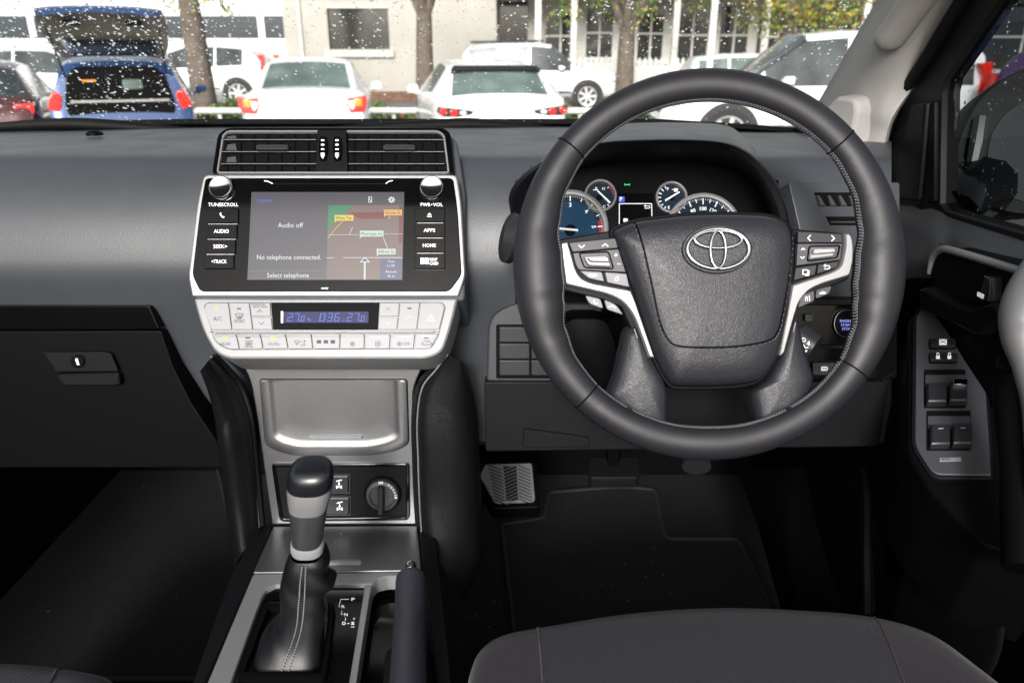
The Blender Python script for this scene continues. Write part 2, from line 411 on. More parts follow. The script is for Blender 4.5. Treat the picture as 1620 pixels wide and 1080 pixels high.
for u in (513, 535.5):
    m = MB().use(M['gloss']); m.slab(PV, rp([(u - 5.5, 221), (u + 5.5, 221), (u + 8, 240), (u + 5, 258), (u - 5, 258), (u - 7, 240)], 3), .0035, .008, 1.2, .002)
    m.use(M['ink'])
    for k in range(4): m.slab(PV, rr(u - 2.6 - (k == 3) * .4, 226.5 + k * 7, u + 2.6 + (k == 3) * .4, 229 + k * 7, .8), .0079, .0083, .2)
    m.slab(PV, [(u - 3.4, 251), (u + 3.4, 251), (u, 257)], .0079, .0083, .2); m.build('vent_thumbwheel', vp)
# driver side lower dashboard
PR = PL((760, 480, .945), (1400, 480, .945), (900, 700, .985))
m = MB().use(M['dashdark']); m.slab(PR, rp([(766, 604), (1405, 604), (1392, 706), (768, 714)], 5), -.04, 0, 2); lp = m.build('knee_panel', dash)
m = MB().use(M['dashdark']); m.slab(PR, rp([(829, 676), (932, 690), (932, 706), (826, 706)], 4), 0, .004, 1.5, .002); m.build('fuse_cover', dash)
m = MB().use(M['doorplas']); m.slab(PR, rp([(770, 602), (773, 500, 30), (815, 478, 24), (960, 478), (960, 602)], 6), -.04, .004, 3, .003); m.build('lower_trim', dash)
m = MB().use(M['black']); m.slab(PR, rr(785, 512, 905, 597, 3), .003, .0055, 1); sp = m.build('switch_blank_panel', dash)
for k in range(3):
    m = MB().use(M['switch']); m.slab(PR, rr(790, 515 + k * 26, 838, 539 + k * 26, 2), .005, .0095, 1.5); m.build('switch_blank', sp)
    m = MB().use(M['switch']); m.slab(PR, rr(840, 515 + k * 26, 890, 539 + k * 26, 2), .005, .0095, 1.5); m.build('switch_blank', sp)
# right hand end: side vent and start button panel
PE = PL((1240, 300, .902), (1400, 300, .926), (1300, 400, .902))
m = MB().use(M['dash']); m.slab(PE, rp([(1245, 290), (1420, 290), (1420, 420), (1275, 420)], 5), -.02, .004, 1.2, .001); ve = m.build('side_vent_panel', dash)
m = MB().use(M['deep']); m.slab(PE, [(1284, 306), (1360, 306), (1360, 328), (1296, 328)], .003, .0046, .6); m.slab(PE, [(1303, 344), (1360, 344), (1360, 358), (1310, 358)], .003, .0046, .6); m.build('side_vent', ve)
m = MB().use(M['greyplas'])
for k in range(4):
    u = 1287 + k * 17; m.slab(PE, [(u, 312), (u + 4, 312), (u + 14, 328), (u + 5, 328)], .0045, .0075, .4)
m.slab(PE, [(1308, 352.5), (1360, 352.5), (1360, 355), (1309, 355)], .0045, .0075, .4); m.build('side_vent_blade', ve)
PS = PL((1260, 480, .90), (1400, 480, .90), (1300, 600, .915))
m = MB().use(M['gloss']); m.slab(PS, rr(1225, 474, 1420, 600, 8), -.05, 0, 2); stp = m.build('start_button_panel', dash)
m = MB().use(M['dashdark']); m.slab(PS, rp([(1225, 472), (1420, 470), (1420, 482), (1225, 483)], 3), -.01, .006, 2, .003); m.slab(PS, rp([(1285, 545), (1345, 545), (1345, 551), (1285, 551)], 2), -.01, .005, 1.5); m.build('panel_rail', dash)
m = MB().use(M['chrome']); m.ring(PS, ell(1337, 511, 20.5, 23), 2.6, -.001, .004, .9); m.use(M['gloss']); m.slab(PS, ell(1337, 511, 18, 20.5), -.001, .003, 1.2); m.use(M['startblue'])
for k, w in enumerate(('ENGINE', 'START', 'STOP')): m.text(PS, w, 1337, 507 + k * 6.2, 4.0, .0034, off=.015)
m.build('start_button', stp)
m = MB().use(M['switch']); m.slab(PS, rr(1283, 572, 1330, 592, 3), -.001, .005, 1); m.use(M['ink']); m.line(PS, [(1297, 579), (1305, 579), (1306, 581.5), (1305, 584), (1297, 584), (1297, 579)], 1.2, .0054); m.line(PS, [(1299, 579), (1299, 584)], 1, .0054); m.line(PS, [(1302, 579), (1302, 584)], 1, .0054); m.build('lamp_button', stp)
m = MB().use(M['switch']); m.slab(PS, rr(1271, 496, 1284, 508, 2), -.001, .005, 1); m.slab(PS, rr(1270, 515, 1281, 526, 2), -.001, .005, 1); m.use(M['ink']); m.slab(PS, ell(1275, 521, 1.8, 2, 10), .0049, .0053, .2); m.build('trip_button', stp)

# ================================================================== INSTRUMENT CLUSTER AND BINNACLE
ic = thing('instrument_cluster', 'hooded instrument cluster with blue lit dials behind the steering wheel', 'instrument cluster', pt(1040, 420, 1.0))
def tri(L): return [pt(*p) for p in L]
outer = [(800, 420, .99), (802, 350, 1.0), (806, 300, 1.03), (836, 268, 1.08), (885, 232, 1.15), (950, 203, 1.22), (1000, 195, 1.25), (1080, 194, 1.25), (1150, 199, 1.22), (1182, 224, 1.14), (1206, 262, 1.05), (1236, 305, .98), (1252, 350, .95), (1256, 420, .94)]
lipo = [(803, 420, .93), (805, 350, .925), (808, 302, .92), (842, 266, .92), (890, 240, .92), (950, 225, .92), (1000, 221, .92), (1080, 220, .92), (1140, 224, .92), (1180, 238, .915), (1212, 268, .91), (1234, 305, .90), (1249, 350, .895), (1254, 420, .89)]
lipi = [(812, 420, .92), (814, 350, .918), (819, 308, .915), (850, 274, .915), (895, 248, .915), (950, 232, .915), (1000, 228, .915), (1080, 227, .915), (1136, 231, .915), (1172, 245, .91), (1202, 273, .905), (1223, 309, .895), (1236, 350, .89), (1241, 420, .885)]
inn = [(836, 420, 1.0), (838, 350, 1.0), (846, 315, 1.0), (872, 288, 1.0), (910, 270, 1.0), (955, 260, 1.0), (1000, 257, 1.0), (1075, 256, 1.0), (1125, 259, 1.0), (1160, 269, 1.0), (1188, 290, 1.0), (1208, 322, 1.0), (1216, 355, 1.0), (1218, 420, 1.0)]
m = MB().use(M['dash']); N = 5
rows = [cr(tri(r), N) for r in (outer, lipo)]
midr = [(a * .5 + b * .5) + Vector((0, 0, .006)) for a, b in zip(*rows)]
m.loft([rows[0], midr, rows[1]]); m.build('hood', ic)
m = MB().use(M['dashdark']); r2 = [cr(tri(r), N) for r in (lipi, inn)]
lm = [(a + b) / 2 + Vector((0, -.006, .002)) for a, b in zip(rows[1], r2[0])]
m.loft([rows[1], lm, r2[0], r2[1]]); m.build('hood_lining', ic, 50)
PG = PL((900, 300, 1.0), (1150, 300, 1.0), (1000, 420, .985))
m = MB().use(M['black']); m.slab(PG, [(820, 430), (824, 330), (850, 292), (910, 266), (1000, 255), (1080, 254), (1160, 266), (1212, 310), (1235, 430)], -.03, 0, 1); m.build('dial_face', ic)
def dial(cu, cv, R, face, ringw, a0, a1, nm, shell_m):
    m = MB().use(shell_m); m.ring(PG, ell(cu, cv, R + ringw, (R + ringw) * 1.0, 48), ringw, .0, .006, 1.6); m.use(face); m.slab(PG, ell(cu, cv, R, R, 48), -.001, .0008, .2)
    m.use(M['gink']); return m
def pol(cu, cv, r, a): return (cu + r * cos(a), cv - r * sin(a))
def tick(m, cu, cv, r0, r1, a, w, h=.0011): m.line(PG, [pol(cu, cv, r0, a), pol(cu, cv, r1, a)], w, h)
m = dial(902, 362, 52, M['gblue'], 8, 0, 0, '', M['rib'])
m.use(M['gdark']); 
for i in range(48):
    a0, a1 = radians(-40 + i * 260 / 48), radians(-40 + (i + 1) * 260 / 48); m.fill(PG, [pol(902, 362, 52, a0), pol(902, 362, 52, a1), pol(902, 362, 43, a1), pol(902, 362, 43, a0)], .00095)
m.use(M['gink'])
for i in range(6):
    a = radians(90 - (i - 3) * 43); tick(m, 902, 362, 44, 51, a, 1.8); 
    if i: tick(m, 902, 362, 46, 51, a + radians(21.5), 1.4)
    if i in (0, 1, 2, 3, 4, 5): p = pol(902, 362, 37.5, a); m.text(PG, str(i), p[0], p[1], 6.4, .0013, rot=radians((i - 3) * 43), off=.02)
for i in range(60): tick(m, 902, 362, 49.8, 51.4, radians(-39 + i * 4.3), .5)
m.use(M['gred'])
for i in range(8):
    a0, a1 = radians(-24 + i * 5), radians(-24 + (i + 1) * 5); m.fill(PG, [pol(902, 362, 51.5, a0), pol(902, 362, 51.5, a1), pol(902, 362, 45, a1), pol(902, 362, 45, a0)], .0010)
g = m.build('rev_counter', ic)
m = MB().use(M['gink']); m.slab(PG, [(866, 360.2), (914, 364.5), (914, 367.5), (866, 363)], .004, .0062, .5); m.use(M['black']); m.slab(PG, ell(902, 365, 9, 9, 20), .001, .0045, 1); m.build('needle', g)
m = dial(1112, 368, 54, M['gdark'], 7, 0, 0, '', M['rib'])
for i in range(11):
    a = radians(90 - (i - 5) * 25); tick(m, 1112, 368, 45, 53, a, 1.7); tick(m, 1112, 368, 48, 53, a + radians(12.5), 1.3)
    p = pol(1112, 368, 37.5, a); m.text(PG, str(i * 20), p[0], p[1], 5.6, .0013, rot=radians((i - 5) * 22), off=.02)
for i in range(70): tick(m, 1112, 368, 51, 53, radians(-40 + i * 3.7), .5)
g = m.build('speedometer', ic)
m = MB().use(M['silver']); m.slab(PG, [(1076, 390), (1114, 366), (1116, 369), (1078, 393)], .004, .0062, .5); m.use(M['black']); m.slab(PG, ell(1112, 368, 9, 9, 20), .001, .0045, 1); m.build('needle', g)
m = dial(949.5, 311, 22, M['gdark'], 3.5, 0, 0, '', M['rib']); m.text(PG, 'H', 954.5, 299, 4.2, .0013, off=.02); m.text(PG, 'C', 955.5, 327.5, 4.2, .0013, off=.02)
m.line(PG, [(942.5, 297), (942.5, 301)], 1.6, .0013); m.line(PG, [(938.5, 301), (946, 301)], 1.4, .00135); m.line(PG, [(942.5, 298.4), (945, 298.4)], .8, .0014)
tick(m, 949.5, 311, 17.5, 21, radians(-48), 1.3); tick(m, 949.5, 311, 17.5, 21, radians(48), 1.3); m.use(M['gred'])
for i in range(6):
    a0, a1 = radians(5 + i * 8), radians(13 + i * 8); m.fill(PG, [pol(949.5, 311, 21.5, a0), pol(949.5, 311, 21.5, a1), pol(949.5, 311, 19.5, a1), pol(949.5, 311, 19.5, a0)], .0012)
g = m.build('temperature_gauge', ic)
m = MB().use(M['ink']); m.slab(PG, [(944, 304), (945.8, 302.8), (965.5, 321.5), (963.5, 323)], .003, .0045, .3); m.use(M['black']); m.slab(PG, ell(948, 313, 5, 5, 16), .001, .0032, .6); m.build('needle', g)
m = dial(1061.5, 313.5, 21.5, M['gdark'], 3.5, 0, 0, '', M['rib']); m.text(PG, 'F', 1056.5, 299.5, 4.4, .0013, off=.02); m.text(PG, 'E', 1058, 328.5, 4.4, .0013, off=.02)
for i in range(7): tick(m, 1061.5, 313.5, 16.5, 20.5, radians(118 + i * 20), 1.5)
m.slab(PG, rr(1066, 298.5, 1071.5, 304, .8), .0012, .0014, .2); m.line(PG, [(1063, 300.5), (1072.5, 300.5)], 1, .0016)
g = m.build('fuel_gauge', ic)
m = MB().use(M['ink']); m.slab(PG, [(1051, 317.5), (1073.5, 304.5), (1074.5, 306), (1052, 320)], .003, .0045, .3); m.use(M['black']); m.slab(PG, ell(1062, 313.5, 5, 5, 16), .001, .0032, .6); m.build('needle', g)
m = MB().use(M['gloss']); m.slab(PG, rr(977, 306, 1033, 372, 2), -.001, .001, .4); m.use(M['gink']); m.line(PG, [(979.5, 380), (979.5, 322.8), (1030.5, 322.8), (1032, 380)], 1.3, .0014)
m.line(PG, [(1019.5, 326.5), (1027, 326.5), (1028, 328), (1027, 330), (1019.5, 330)], 1, .0014); m.line(PG, [(1021, 325), (1019, 326.5), (1021, 328)], 1, .0016); m.slab(PG, rr(986, 346, 993, 352, 2), .0012, .0014, .3)
m.use(M['lampblue']); m.slab(PG, rr(978.5, 311.5, 988, 320, 1), .001, .0013, .3); m.use(M['gink']); m.text(PG, 'P', 982.5, 315.5, 6, .0015, off=.03); m.build('trip_display', ic)
m = MB().use(M['lampgreen']); m.text(PG, '>', 989, 292.5, 4.2, .0006, off=.03); m.text(PG, '<', 995, 292.5, 4.2, .0006, off=.03); m.line(PG, [(988.5, 292.5), (995.5, 292.5)], 1.3, .0007); m.build('lamp_indicator', ic)

# ================================================================== INFOTAINMENT UNIT
hu = thing('infotainment_unit', 'gloss black infotainment unit with silver frame showing map and audio menu', 'infotainment unit', pt(517, 462, .88))
PH = PL((350, 282, .886), (700, 282, .886), (517, 462, .868))
bz = rp([(322, 276, 9), (723, 276, 9), (730, 320, 60), (736.5, 437, 10), (725, 469, 3), (303.5, 469, 3), (297.5, 437, 10), (312, 320, 60)], 10, 6)
m = MB().use(M['silver']); m.slab(PH, bz, -.05, 0, 2.5, .0025); m.build('silver_frame', hu)
gl = rp([(325.5, 282, 7), (717, 282, 7), (724, 330, 60), (730.5, 435, 8), (711, 461.5, 8), (317, 461.5, 8), (304.5, 435, 8), (317, 330, 60)], 8, 6)
m = MB().use(M['gloss']); m.slab(PH, gl, -.002, .0012, 1.2, .0008); m.use(M['black']); m.line(PH, [(430, 291.5), (612, 291.5)], 1.6, .0014); m.use(M['ink']); m.line(PH, [(419, 287), (424, 287.5), (431.5, 291)], 1.3, .0016); m.line(PH, [(621, 286.5), (616, 287.5), (611, 291)], 1.3, .0016)
m.text(PH, '100757', 514.5, 456.4, 2.6, .0014, off=.02); m.text(PH, 'TUNE', 340.5, 324.3, 5.4, .0014, w=21); m.text(PH, 'SCROLL', 364.5, 324.3, 5.4, .0014, w=26); m.slab(PH, ell(352.3, 324.3, 1, 1, 8), .0013, .0015, .1)
m.text(PH, 'PWR', 673.5, 324.3, 5.4, .0014, w=15.5); m.text(PH, 'VOL', 693, 324.3, 5.4, .0014, w=15.5); m.slab(PH, ell(683.2, 324.3, 1, 1, 8), .0013, .0015, .1)
m.build('glass_fascia', hu)
# screen
m = MB().use(M['lcd']); m.slab(PH, [(399, 304.5), (640, 304.5), (637, 443), (392, 443)], .0011, .0018, .4)
h = .0022; m.use(M['lcdline']); m.line(PH, [(393, 429.8), (516, 429.8)], .8, h); m.line(PH, [(399.5, 305), (393, 442)], .6, h); m.line(PH, [(393, 442.6), (637, 442.6)], .7, h)
m.use(M['mapbrown']); m.fill(PH, [(520, 325.5), (637.5, 325.5), (636, 442), (517, 442)], .0020)
m.use(M['mapgreen']); m.fill(PH, [(520.3, 325.8), (558, 325.8), (519, 365)], h)
m.use(M['mapred']); m.fill(PH, [(552, 337.5), (612, 336), (612, 346.5), (570, 347)], h); m.fill(PH, [(632, 327), (637.3, 327), (636.3, 385), (631, 385)], h)
m.use(M['mapyel']); m.line(PH, [(519.3, 378), (534, 360), (543, 351)], .9, .0024)
m.use(M['mapgrey']); m.line(PH, [(520, 372.5), (569, 372)], .7, .0024); m.line(PH, [(607, 371), (637, 371)], .6, .0024); m.line(PH, [(517.5, 408.8), (529, 408.8)], 1, .0024); m.line(PH, [(544, 408.4), (637, 408.2)], 1, .0024); m.line(PH, [(553.5, 372), (558.5, 360.5)], 1, .0025); m.line(PH, [(617, 347), (617, 343)], .8, .0025)
m.line(PH, [(577.6, 442), (577.8, 414)], 3, .0024); m.line(PH, [(607, 377), (613.5, 393)], 1.1, .0026)
m.use(M['lcdtext']); m.fill(PH, [(570, 415.8), (578, 407.5), (586, 415.8)], .0027); m.use(M['mapblue']); m.fill(PH, [(572.5, 414.8), (578, 409), (583.5, 414.8)], .0030)
m.fill(PH, [(602.5, 411), (636.8, 411), (636.2, 425.5), (602, 425.5)], .0026); m.fill(PH, [(602, 427), (636.2, 427), (635.8, 441.5), (601.5, 441.5)], .0026)
for mm, q, tx in (('mapyel', (530, 341.3, 560, 350.5), 'West Ter'), ('maporange', (608, 333, 636.5, 342), 'Grote St'), ('mapgrey', (570, 366, 607.5, 375.5), 'Murrays Ln'), ('mapgrey', (596.5, 394.5, 626.5, 403.5), 'Alfred St')):
    m.use(M[mm]); m.fill(PH, [(q[0], q[1]), (q[2], q[1]), (q[2], q[3]), (q[0] + 3, q[3]), (q[0] + .3, q[3] + 3.5)], .0028); m.use(M['mapink']); m.text(PH, tx, (q[0] + q[2]) / 2, (q[1] + q[3]) / 2, 5, .0031, w=q[2] - q[0] - 4)
m.use(M['lcdtext']); m.text(PH, 'Audio off', 460.5, 357, 7.4, h, w=40); m.text(PH, 'No telephone connected.', 458, 407.5, 7.2, h, w=101); m.text(PH, 'Select telephone', 456.5, 436, 7.2, h, w=66)
m.text(PH, 'Time', 619.5, 414.5, 3.8, .003); m.text(PH, '11:39', 619, 421.5, 4.2, .003); m.text(PH, 'Altitude', 619, 430.5, 3.8, .003); m.text(PH, '43 m', 619, 437.5, 4, .003)
m.line(PH, [(583.8, 312.5), (588.5, 312.5), (588.5, 321), (583.8, 321), (583.8, 312.5)], 1, h); m.line(PH, [(584, 314), (588, 320)], 1, .0023)
m.ring(PH, ell(620, 317.2, 3.6, 3.4, 16), 1.8, .002, .0023, .2)
for i in range(8): m.line(PH, [(620 + 3.4 * cos(i * pi / 4), 317.2 + 3.2 * sin(i * pi / 4)), (620 + 5.2 * cos(i * pi / 4), 317.2 + 4.9 * sin(i * pi / 4))], 1.5, .0024)
m.use(M['menublue']); m.text(PH, 'Home', 420, 318, 5.6, h, w=23, off=.02)
m.build('screen', hu)
for u, v in ((352, 299), (683.5, 299)):
    o = PH(u, v); n = PH.n; k = .886 / FPX
    m = MB().use(M['chrome']); m.lathe(o, n, [(20.5 * k, 0), (20 * k, .0015), (18.8 * k, .0060), (17.8 * k, .0074), (16.6 * k, .0078), (15 * k, .0073)], 40)
    m.use(M['knobface']); m.lathe(o + n * .0071, n, [(15 * k, 0), (14 * k, -.0006), (10 * k, -.0012), (5 * k, -.0016), (0, -.0018)], 40)
    m.build('knob', hu)
def keyb(u0, v0, u1, v1): 
    m = MB().use(M['gloss']); m.slab(PH, rr(u0, v0, u1, v1, 1.5), .001, .0034, 1.0, .001); return m
hh = .0038
rowsL = [(331.8, 354.8), (355.6, 378.8), (379.6, 402.6), (403.4, 426.4)]
for i, (v0, v1) in enumerate(rowsL):
    d = i * 1.6; m = keyb(330 - d, v0, 379 - d * 1.5, v1); m.use(M['ink']); u = 353.8 - i * 1.7; v = (v0 + v1) / 2
    if i == 0: m.line(PH, [(351, 338.5), (350.6, 340.5), (352, 343), (354.2, 345), (356.2, 345)], 2, hh)
    else: m.text(PH, ('', 'AUDIO', 'SEEK>', '<TRACK')[i], u, v, 5.6, hh, w=(0, 23.5, 22, 24)[i], off=.004)
    if i < 3: m.use(M['steel']); m.line(PH, [(331 - d, v1 + .5), (376 - d * 1.5, v1 + .5)], .6, .0020)
    m.build('button', hu)
rowsR = [(330.5, 353), (354.2, 376.6), (377.8, 400.6), (401.8, 427)]
for i, (v0, v1) in enumerate(rowsR):
    m = keyb(656.5, v0, 704.5, v1); m.use(M['ink']); v = (v0 + v1) / 2 + .3
    if i == 0: m.fill(PH, [(676.5, 342.2), (680, 338.2), (683.5, 342.2)], hh); m.line(PH, [(677, 344.3), (683, 344.3)], 1.2, hh)
    elif i < 3: m.text(PH, ('', 'APPS', 'HOME')[i], 679.8, v, 5.4, hh, w=(0, 18, 20.5)[i], off=.004)
    else:
        m.text(PH, 'MAP', 686.5, 411.5, 4.4, hh, w=12, off=.02); m.text(PH, 'CARD', 687, 417.8, 4.4, hh, w=14, off=.02); m.slab(PH, rr(666, 409, 672, 419, .8), .0034, .0038, .1); m.slab(PH, rr(673, 409, 678.5, 419, .8), .0034, .0038, .1)
    if i < 3: m.use(M['silver']); m.line(PH, [(661, v1 + .7), (701, v1 + .7)], .9, .0022)
    m.build('button', hu)

# ================================================================== CLIMATE PANEL
cp = thing('climate_control_panel', 'silver climate control panel with button rows and blue clock display', 'climate panel', pt(517, 560, .86))
PC = PL((340, 470, .866), (700, 470, .866), (517, 560, .850))
m = MB().use(M['silver']); m.slab(PC, rp([(304.5, 470.5, 3), (724.5, 470.5, 3), (718, 500, 40), (709.5, 530, 18), (700, 556, 12), (676, 567, 14), (358, 567, 14), (338, 556, 12), (321, 526, 18), (312, 500, 40)], 6, 5), -.06, -.002, 4, .004)
m.use(M['greyplas']); panel = rp([(321, 482, 9), (327.5, 477.5, 8), (700, 477, 8), (705.5, 484, 8), (693, 534, 8), (682, 551.5, 10), (360, 553, 12), (339, 541, 10)], 6, 5); m.ring(PC, panel, 1.1, -.003, -.0016, .2)
m.use(M['key']); m.slab(PC, rr(339, 522.6, 687, 526.4, 1.8), -.003, .0006, 1, .001); m.use(M['greyplas']); m.line(PC, [(331, 524.6), (340, 524.6)], 1, -.0012); m.line(PC, [(687, 524.6), (694.5, 524)], 1, -.0012); m.build('panel_frame', cp)
def keyc(P, h=0): 
    m = MB().use(M['key']); m.slab(PC, rp(P, 1.2, 3), -.003, h, .9, .0008); m.use(M['greyink']); return m
h = .0004
def chev(m, u, v, s, w=.9, up=True, H=.0004): k = -1 if up else 1; m.line(PC, [(u - s, v - k * s * .5), (u, v + k * s * .5), (u + s, v - k * s * .5)], w, H)
m = keyc([(322.5, 486, 7), (329, 478.8, 7), (361, 478.8), (366.5, 521), (334, 521.2)]); m.text(PC, 'A/C', 344.3, 504, 6.4, h, w=13.5, off=-.01); m.use(M['led']); m.slab(PC, rr(339, 487, 344, 490, 1.2), 0, .0004, .3); m.build('button', cp)
m = keyc([(362.5, 478.8), (394, 478.8), (399.5, 521), (368, 521)])
m.line(PC, [(372.5, 497), (378.5, 495.5), (384.5, 497), (382, 503.5), (375, 503.5), (372.5, 497)], .9, h)
for k in (-1.8, .3, 2.4): m.line(PC, [(378.5 + k, 499), (378.5 + k, 505)], .7, .0006)
m.text(PC, 'FRONT', 379, 508.2, 5, h, w=16.5, off=-.01); m.slab(PC, rr(375, 487.2, 381.5, 489.4, .8), 0, .0004, .2); m.build('button', cp)
m = keyc([(395.3, 478.8), (427, 478.8), (428.6, 500), (397.5, 500)]); m.text(PC, 'PASSENGER', 409, 481.8, 2.5, h, w=21); m.text(PC, '/REAR TEMP', 411.5, 485.4, 2.5, h, w=23); chev(m, 411, 492, 4); m.build('button', cp)
m = keyc([(397.8, 501.6), (428.8, 501.6), (430.8, 521), (400.8, 521)]); m.use(M['clock']); chev(m, 413.5, 511.5, 4, up=False); m.build('button', cp)
m = MB().use(M['gloss']); m.slab(PC, [(428.2, 478.2), (600, 478.2), (597.5, 521.2), (431.8, 521.2)], -.003, -.0002, .5)
m.use(M['clockbg']); m.slab(PC, [(449, 493), (583.3, 492.6), (582.8, 510.6), (450, 510.6)], -.0004, .0001, .2)
m.use(M['ink']); m.slab(PC, rr(444.5, 492.2, 448, 511, .8), -.0003, .0003, .3); m.use(M['clock'])
SEG = {'0': 'abcdef', '1': 'bc', '2': 'abged', '3': 'abgcd', '6': 'afgedc', '7': 'abc'}
def seg7(ch, u, v, w, hh_):
    sl = .18 * hh_; P = {'tl': (u + sl, v), 'tr': (u + w + sl, v), 'ml': (u + sl / 2, v + hh_ / 2), 'mr': (u + w + sl / 2, v + hh_ / 2), 'bl': (u, v + hh_), 'br': (u + w, v + hh_)}
    for a, (p, q) in dict(a=('tl', 'tr'), b=('tr', 'mr'), c=('mr', 'br'), d=('bl', 'br'), e=('ml', 'bl'), f=('tl', 'ml'), g=('ml', 'mr')).items():
        if a in SEG[ch]: m.line(PC, [P[p], P[q]], 1.1, .0004)
for ch, u in (('2', 455), ('7', 465), ('1', 499), ('0', 506), ('3', 518), ('6', 529), ('2', 549), ('7', 560)): seg7(ch, u, 496, 6.5, 12)
for u in (476, 571): seg7('0', u, 500, 4.5, 8); m.slab(PC, rr(u - 2.4, 506.5, u - 1, 508, .2), .0001, .0004, .1)
m.line(PC, [(486, 506), (492, 506)], .8, .0004); m.line(PC, [(487, 502), (491, 508)], .8, .0005); m.line(PC, [(541, 507), (546, 507)], .8, .0004); m.slab(PC, ell(515.5, 500, .7, .7, 6), .0001, .0004, .1); m.slab(PC, ell(514.8, 505, .7, .7, 6), .0001, .0004, .1)
m.build('clock_display', cp)
m = keyc([(600.8, 478.8), (632, 478.6), (630, 500), (599.6, 500)]); chev(m, 614.5, 488.5, 3.5, .7); m.build('button', cp)
m = keyc([(599.4, 501.6), (629.8, 501.6), (627.6, 521), (598.3, 521)]); m.use(M['dimink']); chev(m, 613.5, 511.5, 3, .6, up=False); m.build('button', cp)
m = keyc([(633.3, 478.6), (664, 478.4), (659, 521), (628.9, 521)]); m.use(M['dimink']); m.text(PC, 'AUTO', 647, 503, 5.2, h, w=15, off=-.01); m.use(M['greyink']); m.slab(PC, rr(644.5, 486.6, 651, 488.8, .8), 0, .0004, .2); m.build('button', cp)
m = keyc([(665.3, 478.4), (698, 478.2, 7), (703.8, 485, 7), (694.6, 521), (660.3, 521)]); m.use(M['dimink']); m.line(PC, [(681.5, 496.5), (674.5, 507.5), (688.5, 507.5)], .8, h, True); m.line(PC, [(681.5, 500), (678, 505.5), (685, 505.5)], .7, .0006, True); m.build('button', cp)
dv = [334.5, 374, 412, 452, 492.7, 538.4, 577, 618, 657, 694]
for i in range(9):
    a, b = dv[i] + .7, dv[i + 1] - .7; s0 = [0, 5, 5, 4.5, 3, 0, 0, -1, -2, -12][i]; s1 = [5, 5, 4.5, 3, 0, 0, -1, -2, -12, 0][i]
    m = keyc([(a - 1 if i else a, 527.5), (b, 527.5), (b + s1 - .5, 551 if i != 8 else 551, 3 if i == 8 else 1), (a + (s0 if i else 24), 551.5)] if i else [(335.5, 527.5), (b, 527.5), (b + 5, 551.8), (360, 551.8, 8), (342, 541, 5)])
    m.use(M['brushed']); m.slab(PC, [(a + 1, 528.4), (b - 1, 528.4), (b - .3 + s1 * .2, 533), (a + 1.5 + s0 * .2, 533)], -.0003, .0003, .3); m.use(M['greyink'])
    if i == 0: m.text(PC, 'REAR', 357, 544, 5, h, w=15.5, off=-.01); m.use(M['led']); m.slab(PC, rr(352, 532.5, 361, 535.5, 1.4), .0003, .0008, .3)
    if i == 1: m.line(PC, [(389, 539), (398.5, 539), (398.5, 544), (389, 544)], .8, h, True); [m.line(PC, [(391.5 + k * 2, 540.5), (391.5 + k * 2, 545.5)], .6, .0006) for k in range(3)]; m.text(PC, 'REAR', 394, 547.5, 3.4, h, w=12.5); m.slab(PC, rr(388, 533.5, 396, 535.5, .8), .0003, .0007, .2)
    if i == 2: m.text(PC, 'DUAL', 433.8, 544, 5, h, w=17.5, off=-.01); m.use(M['led']); m.slab(PC, rr(428, 532.5, 437.5, 535.5, 1.4), .0003, .0008, .3)
    if i == 3:
        m.line(PC, [(466, 539.5), (470, 538.5), (474.5, 539.5), (473, 543.5), (467.5, 543.5)], .8, h, True); m.line(PC, [(470, 541), (470, 546.5)], .8, .0006); m.line(PC, [(476, 540.5), (479.5, 540.5)], .8, h); m.slab(PC, ell(482, 539.5, 1.3, 1.3, 8), 0, .0004, .2); m.line(PC, [(475, 547), (478.5, 545.5), (482, 543), (482.5, 546), (480, 547.5)], .8, h)
    if i == 4: [m.slab(PC, rr(501 + k * 11, 537.8, 508 + k * 11, 543.3, 1.4), 0, .0005, .4) for k in range(3)]
    if i in (5, 6, 7):
        u, s = ((557.5, 3.8), (598, 5), (631.5, 3.4))[i - 5]
        for k in range(5):
            aa = k * 2 * pi / 5; m.ring(PC, ell(u + s * .62 * cos(aa), 543.8 + s * .62 * sin(aa), s * .42, s * .42, 10), .55, 0, .0004, .1)
        if i == 7: m.text(PC, 'OFF', 642.5, 544, 5, h, w=12.5, off=-.01)
    if i == 8: m.line(PC, [(667, 543.5), (670, 541), (673, 538.5), (677, 538.5), (680.5, 541), (683.5, 543.5), (680, 545.5), (669, 545.5)], .9, h, True); m.line(PC, [(674, 542), (677.5, 541)], .8, .0006); m.slab(PC, rr(671, 533.5, 678, 535.3, .7), .0003, .0006, .2)
    m.build('button', cp)
# ================================================================== CENTRE CONSOLE
cc = thing('centre_console', 'silver and black centre console with lidded pocket and drive selector panel', 'centre console', pt(520, 1000, 1.0))
PS2 = PL((400, 590, .935), (650, 590, .935), (530, 820, .985))
m = MB().use(M['brushed']); m.slab(PS2, rp([(374, 566), (677, 566), (664, 590, 20), (654, 615, 20), (655, 710, 5), (663, 830), (430, 830), (413, 710, 5), (398, 612, 20), (390, 588, 20)], 3, 5), -.08, 0, 2.5, .003); m.build('stack_plate', cc)
lid = rp([(411.5, 600, 5), (643.5, 600, 5), (647, 701, 8), (628, 711, 20), (592, 718.5, 20), (464, 718.5, 20), (436, 711, 20), (420.5, 702, 8)], 6, 5)
m = MB().use(M['deep']); m.ring(PS2, inset(lid, -1.3), 1.8, -.001, .0006, .2); m.use(M['brushed']); m.dome(PS2, lid, [(1.0, -.002), (1.0, .0022), (.997, .0030), (.99, .0035), (.885, .0035), (.87, .0032), (.84, .0018), (.80, .0010), (.6, .0007), (.3, .0007)], (528, 601.5)); lo = m.build('pocket_lid', cc, 60)
